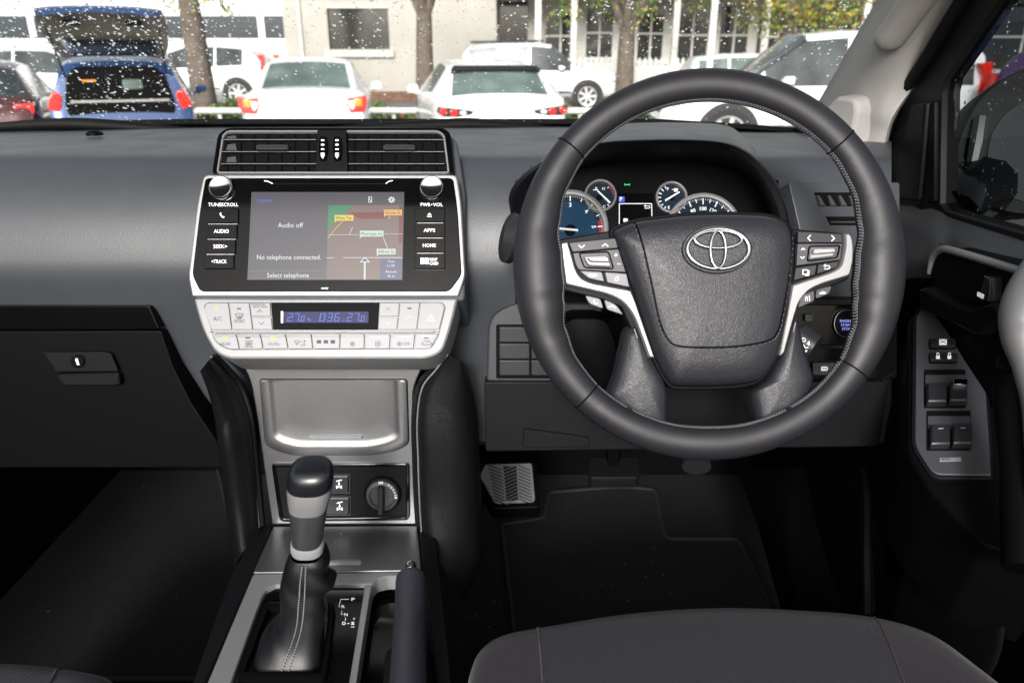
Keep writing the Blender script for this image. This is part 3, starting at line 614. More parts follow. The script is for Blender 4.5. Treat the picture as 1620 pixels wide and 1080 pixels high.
m = MB().use(M['key']); m.slab(PS2, rr(489, 687.5, 574, 692, 2), .0, .0045, 1.2, .002); m.build('lid_ridge', lo)
# drive selector panel
sw = MB().use(M['gloss']); pan = rp([(430, 731.5, 7), (648, 731, 7), (649, 821, 9), (443.5, 823.5, 9)], 7, 5); sw.ring(PS2, pan, 5.5, -.001, .0035, 1.5); sw.use(M['dashdark']); sw.slab(PS2, inset(pan, 4.5), -.004, .0006, 1); swp = sw.build('switch_panel', cc)
for v0, v1, k in ((750.5, 777.2, 0), (785, 812, 1)):
    m = MB().use(M['greyplas']); m.ring(PS2, rr(498, v0 - 2, 555 + k, v1 + 1.5, 2), 1.6, .0006, .0035, .4); m.use(M['switch']); m.slab(PS2, rr(500, v0, 552 + k, v1, 2), .0005, .004, 1.5, .0012); m.use(M['ink']); u = 537.5 + k; v = v0 + 13; H = .0044
    m.line(PS2, [(u - 4, v - 5), (u - 1, v - 6), (u + 4, v - 7)], 1.5, H); m.line(PS2, [(u, v - 6), (u, v + 5)], 1, H + .0001); m.slab(PS2, rr(u - 4.5, v + 2, u - 2.5, v + 6.5, .3), .004, H, .1); m.slab(PS2, rr(u + 2.5, v + 2, u + 4.5, v + 6.5, .3), .004, H, .1); m.line(PS2, [(u - 3, v + 4.2), (u + 3, v + 4.2)], 1, H + .0001); m.slab(PS2, ell(u, v - (0 if k else 1), 1.6, 1.6, 8), .004, H + .0002, .1); m.build('button', swp)
n2 = PS2.n; o2 = PS2(606, 780); k = .975 / FPX
m = MB().use(M['black']); m.lathe(o2, n2, [(30 * k, 0), (29 * k, .004), (27 * k, .0045), (26 * k, .0025)], 40); m.use(M['greyplas']); m.lathe(o2 + n2 * .0005, n2, [(26 * k, .003), (25 * k, .008), (19.5 * k, .0095), (18.5 * k, .0065), (0, .0065)], 40)
m.use(M['switch']); m.slab(PS2, rr(600, 762, 610, 806, 3), .005, .017, 2, .004); m.use(M['ink']); m.text(PS2, 'H4', 604.5, 758, 4, .0098, off=.02); m.text(PS2, 'L4', 628, 780, 4, .0098, rot=radians(80), off=.02)
for i, ch in enumerate('PUSH'): 
    a = radians(58 - i * 13); m.text(PS2, ch, 605.5 + 21.8 * cos(a), 781 - 21.8 * sin(a), 3.2, .0098, rot=pi / 2 - a, off=.02)
m.build('selector_dial', swp)
# horizontal console
PT = PL((431, 831, .985), (660, 831, .985), (500, 1080, .742))
m = MB().use(M['black']); m.slab(PT, [(431, 826), (664, 826), (692, 872), (716, 1080), (740, 1300), (150, 1300), (300, 1080), (362, 905)], -.45, -.035, 2, .004); m.build('console_body', cc)
m = MB().use(M['dashdark']); m.slab(PT, rp([(414, 829, 2), (432, 829, 2), (401, 906, 2), (326, 1080, 0), (230, 1300, 0), (196, 1300, 0), (304, 1080, 0), (366, 905, 20)], 4, 4), -.06, .001, 3, .004); m.build('side_rail', cc)
m = MB().use(M['dashdark']); m.slab(PT, rp([(661, 829), (688, 832, 10), (694, 870, 20), (708, 1000), (716, 1080), (740, 1300), (712, 1300), (692, 1080), (668, 905)], 4, 4), -.09, .002, 4, .006); m.build('side_rail', cc)
m = MB().use(M['brushed']); m.slab(PT, rp([(432, 832), (660, 830.5), (667, 901.5), (400, 905)], 2), -.01, 0, 1.6, .0015); tl = m.build('tray_lid', cc)
m = MB().use(M['key']); m.slab(PT, rp([(487, 889), (570, 888, 3), (573, 891, 2), (569, 893.5, 2), (485, 894)], 1), -.001, .004, 1, .0015); m.build('lid_ridge', tl)
m = MB().use(M['silver'])
m.slab(PT, rp([(399.5, 906), (448, 905), (448, 923), (436, 924), (421, 931), (414, 944), (365, 1080), (290, 1290), (238, 1290), (326.5, 1080)], 4, 4), -.02, -.001, 2, .003)
m.slab(PT, rp([(447.5, 905), (667, 902), (672, 922, 4), (655, 910), (612, 910), (596, 914), (588, 924), (585, 922.5), (447.5, 923)], 4, 4), -.02, -.0012, 1.6, .003)
m.slab(PT, rp([(576, 921.5), (589, 921.5), (586, 935), (564, 1080), (530, 1290), (514, 1290), (551, 1080), (575, 935)], 4, 4), -.02, -.0014, 1.6, .003)
m.build('silver_surround', cc)
m = MB().use(M['gloss']); m.slab(PT, [(430, 922), (578, 922), (552, 1080), (516, 1290), (290, 1290), (364, 1080), (413, 940)], -.03, -.006, .5); H = -.0056
m.use(M['ink']); 
for ch, u, v in (('P', 558, 941), ('R', 542.5, 952.5), ('N', 546.5, 965), ('D', 543.5, 978.8), ('S', 557.5, 978.8)): m.text(PT, ch, u, v, 4.6, H, w=5.6, off=.02)
m.text(PT, '+', 559.5, 971.5, 4, H, off=.02); m.line(PT, [(555, 984.5), (560, 984.5)], 1, H); m.line(PT, [(551, 941), (538.5, 941), (535.5, 952), (537.5, 953)], .9, H); m.line(PT, [(540.5, 959), (539, 964.5), (541.5, 965)], .9, H); m.line(PT, [(546, 970), (545.5, 975)], .9, H); m.line(PT, [(549, 979), (552, 979)], .9, H)
m.build('shift_gate_panel', cc)
m = MB().use(M['gloss']); m.slab(PT, rp([(592, 925, 4), (600, 913, 8), (655, 911, 8), (674, 923, 4), (694, 1080, 0), (712, 1290, 0), (532, 1290, 0), (566, 1080, 0)], 4), -.05, -.03, 1); m.build('lever_recess', cc)
# leather knee bolsters either side of the stack
def bolster(inner, mid, outer, back):
    R = [cr(tri(x), 6) for x in (back[0], inner, mid, outer, back[1])]
    rows = []
    for i in range(len(R[0])):
        rows.append(cr([r[i] for r in R], 5))
    m = MB().use(M['leather2']); m.loft(rows); b = m.build('knee_bolster', cc, 70)
    m = MB().use(M['leather2']); m.tube([p + Vector((0, -.002, .001)) for p in R[1]], .004, 8); m.build('piping', b)
    m = MB().use(M['thread']); P = [a + (c - a) * .20 + Vector((0, -.0058, .003)) for a, c in zip(R[1], R[2])]
    P = cr(P, 8); 
    for i in range(0, len(P) - 2, 2):
        m.tube([P[i], P[i] + (P[i + 1] - P[i]) * .8], .0011, 5)
    m.build('stitching', b)
bolster([(339, 563, .90), (360, 585, .915), (383, 615, .93), (397, 660, .94), (404, 720, .955), (410, 780, .97), (415, 830, .98)],
        [(330, 570, .886), (351, 596, .898), (369, 632, .910), (384, 680, .920), (391, 730, .934), (397, 790, .952), (402, 845, .962)],
        [(318, 585, .90), (331, 620, .91), (341, 660, .92), (348, 710, .93), (354, 760, .95), (362, 820, .965), (374, 890, .97)],
        ([(345, 560, .98), (366, 582, .98), (389, 612, .98), (403, 658, .985), (410, 718, .99), (416, 780, .995), (420, 830, 1.0)],
         [(315, 585, 1.2), (330, 620, 1.2), (341, 660, 1.2), (348, 710, 1.2), (354, 760, 1.2), (362, 820, 1.2), (374, 890, 1.2)]))
bolster([(707, 560, .90), (688, 582, .915), (664, 610, .93), (656, 660, .94), (657, 720, .955), (659, 780, .97), (662, 830, .98)],
        [(718, 566, .886), (706, 592, .898), (688, 632, .910), (682, 680, .920), (684, 735, .934), (686, 800, .952), (690, 880, .962)],
        [(735, 575, .92), (745, 610, .935), (751, 650, .95), (754, 710, .965), (757, 790, .985), (757, 880, 1.0), (730, 945, 1.0)],
        ([(701, 557, .98), (682, 580, .98), (658, 608, .98), (650, 658, .985), (651, 718, .99), (653, 780, .995), (657, 830, 1.0)],
         [(735, 575, 1.2), (745, 610, 1.2), (751, 650, 1.2), (754, 710, 1.2), (757, 790, 1.2), (757, 880, 1.2), (730, 945, 1.2)]))

# ================================================================== GEAR LEVER
gv = thing('gear_lever', 'silver gear lever with black cap and stitched leather gaiter', 'gear lever', pt(462, 1010, .79))
def rings(spec, seg=28, sq=2.6, dx=Vector((1, 0, 0)), dy=Vector((0, .93, .36))):
    rows = []
    for u, v, hw, t, ry in spec:
        c = pt(u, v, t); r = hw * t / FPX; row = []
        for j in range(seg):
            a = 2 * pi * j / seg; ca, sa = cos(a), sin(a)
            row.append(c + dx * (abs(ca) ** (2 / sq) * (1 if ca >= 0 else -1)) * r + dy * (abs(sa) ** (2 / sq) * (1 if sa >= 0 else -1)) * r * ry)
        rows.append(row)
    return rows
m = MB().use(M['silver']); R = m.loft(rings([(491, 760, 35.4, .724, .85), (490.5, 772, 35.6, .726, .85), (489.5, 786, 33.5, .729, .85), (488.5, 797, 31, .731, .85)]), True)
m.use(M['brushed']); m.loft(rings([(488.5, 797, 30.7, .731, .85), (488, 812, 29, .735, .85), (487, 833, 26.3, .742, .85), (486.5, 849, 24.5, .748, .85), (486.5, 854, 24, .750, .85)]), True)
m.build('knob_body', gv, 50)
m = MB().use(M['cap']); m.loft(rings([(491, 762, 36, .724, .85), (491, 755, 36.5, .722, .85), (491.5, 748, 35.5, .720, .85), (492, 742, 33, .718, .85), (492, 738, 29, .717, .85), (492, 735.5, 22, .716, .85), (492, 734.5, 13, .716, .85), (492, 734, 5, .716, .85)]), True, True); m.build('knob_cap', gv, 60)
m = MB().use(M['key']); m.loft(rings([(486.5, 852, 24.5, .750, .85), (486.7, 854, 26.2, .751, .85), (486.8, 863, 26.8, .753, .85), (487, 867, 25.5, .754, .85)]), True); m.build('collar', gv)
spec = [(487, 869, 25, .755, 1), (487, 880, 31, .758, 1), (486, 900, 37, .764, .95), (485, 920, 40, .770, .95), (483, 945, 37, .775, .95), (479, 968, 37, .779, .95), (471, 992, 42, .782, .95), (461, 1018, 50, .782, .95), (455, 1045, 56, .778, .95), (452, 1066, 60, .775, .95)]
rw = [cr([r[j] for r in rings(spec, 40, 3.0)], 5) for j in range(40)]
rows = [[rw[j][i] for j in range(40)] for i in range(len(rw[0]))]
rnd = random.Random(5); fold = [(rnd.uniform(0, 6.28), rnd.uniform(.15, .95), rnd.uniform(.8, 2.2), rnd.uniform(.7, 1.5) * rnd.choice((-1, 1))) for _ in range(20)]
for i, r in enumerate(rows):
    s = i / (len(rows) - 1); c = sum(r, Vector()) / len(r)
    for j in range(len(r)):
        a = 2 * pi * j / 40; d = (r[j] - c); L = d.length; d.normalize(); w = 0
        for fa, fs, fl, am in fold:
            da = (a - fa + pi) % (2 * pi) - pi; w += am * math.exp(-((s - fs - .10 * da) / .05) ** 2 - (da / fl) ** 2)
        r[j] = r[j] + d * .0042 * w * sin(pi * min(1, s * 1.3)) - Vector((0, 0, .012 * max(0, s - .8) * 5))
m = MB().use(M['gaiter']); m.loft(rows, True); gt = m.build('gaiter', gv, 70)
m = MB().use(M['thread'])
for side in (-1, 1):
    P = []
    for i in range(2, len(rows) - 2):
        r = rows[i]; j0 = 30; p = r[j0 + (0 if side < 0 else 1)] if False else r[30]
        P.append(r[30] * .62 + r[30 + side * 1] * .38 + Vector((0, -.0016, .0012)))
    P = cr(P, 3)
    for i in range(0, len(P) - 2, 2): m.tube([P[i], P[i] + (P[i + 1] - P[i]) * .85], .0007, 5)
m.build('stitching', gt)
m = MB().use(M['black']); fr_ = rp([(418, 952), (531, 952), (516, 1072), (372, 1072)], 12, 5); m.ring(PT, fr_, 9, -.0058, .0015, 3); m.build('gaiter_frame', gv)

# ================================================================== PARKING BRAKE
pb = thing('parking_brake_lever', 'dark grey handbrake lever with chrome release button beside the gaiter', 'handbrake', pt(650, 1080, .72))
P = cr([pt(650, 908, .825), pt(650, 930, .81), pt(649, 980, .77), pt(647, 1030, .725), pt(645, 1080, .685), pt(642, 1180, .62)], 5)
m = MB().use(M['lever']); rad = [.0165] * len(P); rad[0] = .0125; rad[1] = .0150; rad[2] = .0160
m.tube(P, rad, 20); m.build('grip', pb, 50)
m = MB().use(M['chrome']); d = (P[0] - P[1]).normalized(); m.lathe(P[0] - d * .002, d, [(.0125, 0), (.0105, .004), (.0062, .0045), (.0062, .013), (.0052, .016), (.003, .017), (0, .0172)], 20); m.build('release_button', pb)
m = MB().use(M['rubber']); m.dome(PT, rp([(606, 1000), (686, 1000), (700, 1250), (590, 1250)], 15), [(1, -.03), (.9, -.01), (.7, .0), (.4, .002)]); m.build('brake_gaiter', pb)

# ================================================================== STEERING WHEEL
wc = pt(1121, 419, .752)
ex = Vector((1, 0, 0)); ny = Vector((0, -cos(radians(20.5)), sin(radians(20.5)))).normalized(); ey = ny.cross(ex)
WP = PL(wc, wc + ex, wc + ey)
swl = thing('steering_wheel', 'grey leather steering wheel with satin silver spokes and chrome oval emblem', 'steering wheel', wc)
kpx = .752 / FPX
RT = [(0, 26), (48, 25.5), (62, 28), (76, 33), (88, 39), (97, 40), (104, 37), (114, 31), (126, 27), (140, 25.5), (165, 26), (180, 27)]
def rimr(a):
    d = abs((math.degrees(a) + 180) % 360 - 180); return lerp(RT, d)
def rimc(a, rr_): return wc + (ex * sin(a) + ey * cos(a)) * ((309 - rr_) * kpx)
m = MB().use(M['leather']); rows = []; NA = 220
rnd = random.Random(11)
wr = [(rnd.gauss(radians(rnd.choice((78, 96, -84, -104))), .22), rnd.uniform(-.5, 1.3), rnd.uniform(.25, .6), rnd.uniform(.4, 1.0), rnd.uniform(-.5, .5)) for _ in range(60)]
for i in range(NA):
    a = 2 * pi * i / NA; r = rimr(a); c = rimc(a, r); er = ex * sin(a) + ey * cos(a); row = []
    for j in range(28):
        b = 2 * pi * j / 28; w = 0
        for wa, wb, ws, am, tl in wr:
            da = (a - wa + pi) % (2 * pi) - pi; db = (b - wb - 2.0 + pi) % (2 * pi) - pi
            if abs(da) < .12: w += am * math.exp(-((da - tl * .05 * db) / .012) ** 2 - (db / ws) ** 2)
        R = r * kpx - .0009 * w
        row.append(c + er * cos(b) * R + ny * sin(b) * R * .86)
    rows.append(row)
rows.append(rows[0]); m.loft(rows, True); rim = m.build('rim', swl, 80)
for dg in (-50, 47, 126, -137):
    a = radians(dg); r = rimr(a); c = rimc(a, r); er = ex * sin(a) + ey * cos(a)
    m = MB().use(M['deep']); m.tube([c + er * cos(b) * r * kpx * 1.002 + ny * sin(b) * r * kpx * .862 for b in [2 * pi * q / 36 for q in range(36)]], .0009, 6, True); m.build('rim_seam', rim)
m = MB().use(M['thread'])
NS = 330
for i in range(NS):
    a = 2 * pi * i / NS
    if 150 < abs((math.degrees(a) + 180) % 360 - 180) and abs((math.degrees(a) + 180) % 360 - 180) < 152: continue
    r = rimr(a); c = rimc(a, r); er = ex * sin(a) + ey * cos(a); t_ = ex * cos(a) - ey * sin(a); q = r * kpx
    for s_ in (-1, 1):
        p0 = c - er * q * cos(.42) * 1.004 + ny * q * .86 * sin(.42) * 1.004; p1 = c - er * q * cos(.10) * 1.004 + ny * q * .86 * sin(.10) * 1.004
        m.tube([p0 + t_ * s_ * .0004, p1 + t_ * s_ * .0014], .00042, 4)
m.build('stitching', rim)
hub = rp([(967, 364, 10), (1003, 348.5, 20), (1090, 338, 40), (1160, 337, 40), (1220, 340, 14), (1246, 350, 12), (1257, 368, 10), (1257, 430, 30), (1250, 490, 30), (1234, 562, 20), (1207, 602, 22), (1175, 610, 20), (1120, 613, 40), (1064, 612, 10), (1050, 592, 10), (1034, 560, 20), (1004, 466, 40), (985, 412, 30)], 10, 6)
m = MB().use(M['pad']); m.dome(WP, hub, [(1.0, -.035), (1.0, -.012), (.985, -.002), (.95, .006), (.88, .011), (.7, .015), (.4, .017), (.15, .0175)], (1122, 470)); pad = m.build('airbag_cover', swl, 60)
m = MB().use(M['black']); m.ring(WP, inset(hub, -4.5), 6, -.035, -.006, 1.5); m.build('cover_gap', swl)
def hubh(u, v):     # height of the padded cover at a point
    c = Vector((1122, 470)); d = Vector((u, v)) - c; best = 1e9; n = len(hub)
    for i in range(n):
        a = Vector(hub[i]) - c; b = Vector(hub[(i + 1) % n]) - c; den = d.x * (b.y - a.y) - d.y * (b.x - a.x)
        if abs(den) < 1e-9: continue
        t = (a.x * (b.y - a.y) - a.y * (b.x - a.x)) / den; s = (a.x * d.y - a.y * d.x) / den
        if t > 0 and -1e-6 <= s <= 1 + 1e-6: best = min(best, t)
    k = 1 / best; T = [(.15, .0175), (.4, .017), (.7, .015), (.88, .011), (.95, .006), (.985, -.002), (1, -.012)]
    for (a, p), (b, q) in zip(T, T[1:]):
        if k <= b: return p + (q - p) * max(0, (k - a) / (b - a))
    return -.012
sm = cr([Vector((u, v, 0)) for u, v in ((1003, 352), (1014, 395), (1027, 450), (1039, 505), (1050, 533), (1066, 546), (1110, 549), (1160, 547), (1206, 539), (1223, 526), (1233, 490), (1243, 430), (1248, 385), (1246, 356))], 14)
m = MB().use(M['black']); m.tube([WP(p.x, p.y, hubh(p.x, p.y)) for p in sm], .0011, 6); m.use(M['thread2'])
for i in range(2, len(sm) - 2, 3):
    a, b = sm[i], sm[i + 1]; d = (b - a).normalized(); nn = Vector((-d.y, d.x, 0)) * 2.4
    m.tube([WP(q.x, q.y, hubh(q.x, q.y) + .0005) for q in (a + nn, a + nn + d * 3.2)], .0005, 4)
m.build('cover_seam', pad)
# emblem: three chrome ellipses on a dark oval
PE2 = PL(WP(1134, 370, hubh(1134, 370) + .001), WP(1160, 400, hubh(1160, 400) + .001), WP(1108, 420, hubh(1108, 420) + .001))
em_ = MB().use(M['pad']); em_.dome(PE2, ell(1134, 395, 56, 38, 48), [(1.0, -.006), (1.0, .0005), (.97, .0018), (.9, .0018), (.5, .0016)])
em_ = em_.build('emblem_base', pad)
m = MB().use(M['chrome'])
def oval(u, v, a, b, r, h, w=1.0):
    P = [PE2(u + a * cos(q), v + b * sin(q), h) for q in [2 * pi * i / 56 for i in range(56)]]; m.tube(P, [r * (1 + w * .35 * abs(cos(2 * pi * i / 56))) for i in range(56)], 10, True)
oval(1134.5, 395, 48.5, 31.5, .00165, .0042); oval(1134.5, 380.5, 37, 13.5, .00125, .0046); oval(1134, 396.5, 12, 29, .00135, .0052, .2)
m.build('emblem', pad)
m = MB().use(M['pad'])
for w, v in (('SRS', 482), ('AIRBAG', 494)): m.text(WP, w, 1146, v, 6, .0172, w=24 if len(w) > 3 else 13)
m.build('embossed_lettering', pad)
# spokes
def wslab(name, mat, P, h0, h1, bev=2, bh=.003, r=4, par=None):
    m = MB().use(M[mat]); m.slab(WP, rp(P, r, 5), h0, h1, bev, bh); return m.build(name, par or swl)
wslab('spoke', 'dashdark', [(884, 376, 3), (968, 362), (1000, 455), (1036, 566), (1020, 566), (985, 486), (955, 474), (888, 458)], -.035, -.011, 3, .004)
wslab('spoke', 'dashdark', [(1252, 358), (1345, 366, 8), (1356, 384), (1352, 440), (1290, 466), (1268, 486), (1240, 566), (1232, 566), (1254, 450)], -.035, -.011, 3, .004)
wslab('silver_trim', 'silver', [(886.5, 383.5, 3), (899, 382.5, 1), (904, 399, 20), (911, 425, 20), (919, 439, 14), (935, 446.5, 10), (999, 458.5, 3), (1006, 475, 4), (1037, 566, 3), (1027, 566, 3), (1003, 500, 20), (986, 477, 20), (962, 465.5, 20), (894.5, 450, 3), (889, 410, 10)], -.013, -.001, 3, .005)
wslab('silver_trim', 'silver', [(1337, 369, 2), (1347, 368, 5), (1352, 383, 10), (1352, 412, 10), (1346, 436, 5), (1300, 450, 20), (1281, 459, 14), (1266, 476, 16), (1256, 508, 20), (1242, 560, 4), (1233, 563, 2), (1253.5, 450, 3), (1316, 429.5, 20), (1331, 421, 14), (1338, 388, 20)], -.013, -.001, 3, .005)
def wbtn(P, mat='switch', h=-.0035, r=2, f=None, bev=1.2):
    m = MB().use(M[mat]); m.slab(WP, rp(P, r, 3), -.013, h, bev, .001); m.use(M['ink'])
    if f: f(m, h + .0004)
    return m.build('button', swl)
def ch2(u, v, s, dx, dy):
    def f(m, h): m.line(WP, [(u - s * abs(dy) + 0 * dx - dx * s * .5, v - s * abs(dx) - dy * s * .45), (u + dx * s * .5, v + dy * s * .45), (u + s * abs(dy) - dx * s * .5, v + s * abs(dx) - dy * s * .45)], 1.3, h)
    return f
wbtn([(900, 383), (975, 375.5), (979, 392), (906, 398.5)], f=lambda m, h: (ch2(920.5, 389.5, 4.5, 0, 1)(m, h), ch2(958, 387, 4.5, 0, -1)(m, h)))
def plusminus(m, h): m.line(WP, [(973, 403), (977.5, 403)], 1.1, h); m.line(WP, [(975.2, 400.8), (975.2, 405.2)], 1.1, h + .0001); m.line(WP, [(977.5, 417), (981.5, 417)], 1, h)
wbtn([(906.5, 399.5), (979.3, 393), (991.5, 430.5), (916, 426.5), (911, 418)], 'greyplas', f=plusminus)
m = MB().use(M['black']); m.ring(WP, rp([(915, 399), (964, 396.5), (973, 426), (924, 424)], 6, 5), 2.2, -.004, -.001, .6); m.use(M['key']); m.slab(WP, rp([(922, 405), (962, 403), (968, 423), (930, 421)], 5, 5), -.006, .0015, 2.5, .003); m.use(M['silver']); m.slab(WP, rp([(927, 408.5), (962, 407, 2), (963, 415.5, 2), (933, 415)], 4, 4), .001, .0065, 2, .002); m.build('roller', swl)
def mic(m, h): m.line(WP, [(975, 438), (978, 437), (979, 441), (976.5, 444)], .8, h); m.line(WP, [(974, 440), (974, 444)], .8, h + .0001)
wbtn([(917, 427.5), (953, 429.5), (957, 445.5), (932, 440)], 'greykey', r=3, f=lambda m, h: m.text(WP, 'MODE', 938.5, 435, 4, h, w=13))
wbtn([(957.5, 429.8), (992, 432.2), (997, 454), (961.5, 446.6)], 'greykey', r=2, f=mic)
def phone(u, v, fl):
    def f(m, h): m.line(WP, [(u - 3, v - 3 * fl), (u - 2.5, v + 1), (u + 3, v + 3 * fl)], 1.3, h)
    return f
wbtn([(926.5, 466), (952, 471.5), (957, 488.5), (934, 480)], 'greykey', -.010, 5, phone(944, 477, 1))
wbtn([(957.5, 473), (977, 480, 10), (989, 498), (962, 489)], 'greykey', -.010, 4, lambda m, h: m.line(WP, [(966, 484.5), (970, 482.5), (976, 486)], 1.3, h))
wbtn([(1264.5, 365), (1334.5, 369), (1336, 383.5), (1264, 383.5)], f=lambda m, h: (ch2(1282, 376, 4.3, -1, 0)(m, h), ch2(1320, 376.3, 4.3, 1, 0)(m, h)))
wbtn([(1264, 384.5), (1335.5, 384.5), (1332, 410.5), (1262, 420)], 'greyplas', f=lambda m, h: (ch2(1272.5, 393.5, 2.7, 0, -1)(m, h), ch2(1271.5, 407, 2.7, 0, 1)(m, h)))
m = MB().use(M['black']); m.ring(WP, rp([(1281, 388), (1332, 387), (1327, 408), (1278, 414)], 5, 5), 2, -.004, -.001, .6); m.use(M['key']); m.slab(WP, rp([(1282, 391), (1320, 391), (1319, 406), (1279, 411)], 4, 4), -.006, .0015, 2.2, .003); m.use(M['silver']); m.slab(WP, rp([(1284, 393.5), (1318.5, 393), (1318.5, 400.5), (1282, 403.5)], 3, 4), .001, .005, 1.5, .002); m.use(M['dimink']); m.text(WP, 'INFO', 1303, 398, 4, .0054, w=14); m.build('roller', swl)
def ic1(m, h): m.line(WP, [(1272, 426.5), (1280, 426.5), (1280, 433.5), (1272, 433.5)], 1.1, h, True); m.line(WP, [(1276, 435.5), (1281, 435.5), (1282, 428)], 1, h + .0002)
def ic2(m, h): m.line(WP, [(1306, 420), (1313.5, 420), (1315, 422.5), (1313, 425), (1306, 425)], 1.1, h); m.line(WP, [(1308, 417.8), (1305.5, 420), (1308, 422)], 1, h + .0002)
wbtn([(1261, 423), (1295, 418), (1292, 434), (1258, 443.5)], f=ic1); wbtn([(1297, 417.5), (1331, 412), (1326, 423), (1294.5, 433.5)], f=ic2)
def ic3(m, h): m.line(WP, [(1281, 468), (1280, 475)], 1, h); m.line(WP, [(1286, 467), (1287, 475)], 1, h + .0001); m.line(WP, [(1283, 468.5), (1283.5, 475.5)], .8, h + .0002)
def ic4(m, h): m.line(WP, [(1303, 463.5), (1306, 461.5), (1309, 460.5), (1313, 463), (1303, 463.5)], 1.1, h)
wbtn([(1274, 465.5), (1295, 458), (1295, 475.5), (1268, 487)], 'greyplas', -.010, 4, ic3); wbtn([(1298, 457), (1323, 450.5), (1319, 463.5), (1297, 472.5)], 'greyplas', -.010, 4, ic4)
# lower spokes in grained leather
def lowspoke(P, seam, c):
    m = MB().use(M['pad']); m.dome(WP, rp(P, 8, 5), [(1, -.04), (1, -.018), (.95, -.010), (.8, -.006), (.5, -.003), (.2, -.002)], c); b = m.build('lower_spoke', swl, 60)
    m = MB().use(M['thread']); m.tube([WP(u, v, -.006) for u, v in seam], .0006, 5); m.build('spoke_seam', b)
lowspoke([(993, 520), (1006, 510), (1038, 572), (1052, 596), (1060, 620, 12), (1058, 690, 14), (1012, 690, 10), (962, 632, 10), (976, 596)], [(1005, 520), (1022, 570), (1031, 605), (1027, 648)], (1022, 600))
lowspoke([(1236, 570), (1253, 520), (1266, 490), (1278, 540), (1296, 600, 8), (1282, 650, 10), (1256, 684, 10), (1206, 684, 8), (1194, 622, 8), (1220, 600)], [(1262, 510), (1250, 560), (1248, 595), (1256, 640)], (1248, 600))
m = MB().use(M['deep']); m.slab(WP, ell(1121, 470, 130, 120, 40), -.12, -.04, 6, .02); m.build('hub_back', swl)

# ================================================================== STEERING COLUMN
sc_ = thing('steering_column', 'black steering column shroud with control stalks behind the wheel', 'steering column', pt(1120, 560, .9))
ax = -ny
m = MB().use(M['black']); o = wc - ny * .05 - ey * .03; rows = []
for d, a, b in ((0, .075, .06), (.03, .082, .066), (.14, .085, .07), (.26, .085, .07)):
    rows.append([o + ax * d + ex * a * (abs(cos(q)) ** .7) * (1 if cos(q) > 0 else -1) + ey * b * (abs(sin(q)) ** .7) * (1 if sin(q) > 0 else -1) for q in [2 * pi * i / 32 for i in range(32)]])
m.loft(rows, True, True); m.build('shroud', sc_, 50)
m = MB().use(M['switch']); m.tube([pt(1180, 500, .86), pt(1240, 525, .835), pt(1262, 537, .825)], [.008, .009, .011], 12); m.tube([pt(1262, 537, .825), pt(1290, 552, .815)], [.019, .016], 16)
PSt = PL((1268, 540, .806), (1288, 550, .800), (1272, 560, .806)); m.use(M['ink']); m.ring(PSt, ell(1272, 537, 3.4, 3.4, 10), 1, .002, .0023, .1); m.fill(PSt, [(1277, 544), (1281, 538), (1282, 546)], .0022); m.line(PSt, [(1272, 545), (1275, 550), (1279, 549)], 1.3, .0022); m.fill(PSt, [(1274, 554), (1278, 553), (1276, 557)], .0022); m.build('stalk', sc_)
m = MB().use(M['switch']); m.tube([pt(1060, 470, .87), pt(900, 400, .85), pt(830, 382, .84)], [.009, .010, .012], 12); m.tube([pt(832, 382, .84), pt(812, 378, .835), pt(803, 376, .83), pt(797, 375, .83)], [.013, .0225, .022, .012], 20, asp=1.25); m.build('stalk', sc_)
m = MB().use(M['black']); m.dome(PL((900, 480, .90), (1000, 480, .90), (950, 640, .93)), rp([(880, 520, 20), (900, 500, 20), (960, 500, 20), (975, 540), (970, 620), (890, 610)], 14), [(1, -.05), (1, 0), (.95, .008), (.5, .011)]); m.build('tilt_shroud', sc_)
m = MB().use(M['switch']); m.tube([pt(1100, 705, .95), pt(1102, 738, .93)], [.016, .0175], 16); m.build('tilt_lever', sc_)
# ================================================================== WINDSCREEN, WIPERS, PILLAR
Y0, Z0, SL = 1.48, 1.468, radians(33)
WS = PL(Vector((0, Y0, Z0)), Vector((1, Y0, Z0)), Vector((0, Y0 - cos(SL), Z0 + sin(SL))))
ws = thing('windscreen', 'rain spotted front windscreen above the dashboard with black edge band', 'windscreen', (-.2, Y0, Z0))
m = MB().use(M['glassws']); m.fill(WS, [(-300, 224), (1290, 224), (1300, 172), (1330, 118), (1364, 60), (1400, 0), (1440, -68), (1480, -130), (-300, -130)], 0); m.build('pane', ws)
m = MB().use(M['rubber']); m.slab(WS, [(-300, 208), (0, 203), (300, 197.5), (1040, 197.5), (1190, 206), (1262, 212), (1262, 240), (-300, 240)], -.012, -.002, 0, back=True)
m.slab(WS, [(1240, 214), (1256, 212), (1296, 170), (1328, 116), (1362, 58), (1398, -2), (1438, -70), (1450, -70), (1408, 0), (1372, 60), (1338, 118), (1306, 172), (1270, 240), (1240, 240)], -.012, -.002, 0, back=True); m.build('edge_band', ws)
wp_ = PL(Vector((0, Y0 + .07, Z0 - .008)), Vector((1, Y0 + .07, Z0 - .008)), Vector((0, Y0 + .07 - cos(SL), Z0 - .008 + sin(SL))))
def wiper(P, label):
    t = thing('wiper_blade', label, 'wiper', WS(P[2][0], P[2][1], .02), 'wipers at the foot of the windscreen')
    m = MB().use(M['rubber']); Q = cr([WS(u, v, .012) for u, v in P], 6)
    m.tube(Q, [.004 + .008 * sin(pi * i / (len(Q) - 1)) for i in range(len(Q))], 10); m.build('blade', t)
    m = MB().use(M['dashdark']); Q = cr([WS(u, v + 6, .026) for u, v in P[1:-1]], 6); m.tube(Q, .007, 8); m.build('arm', t)
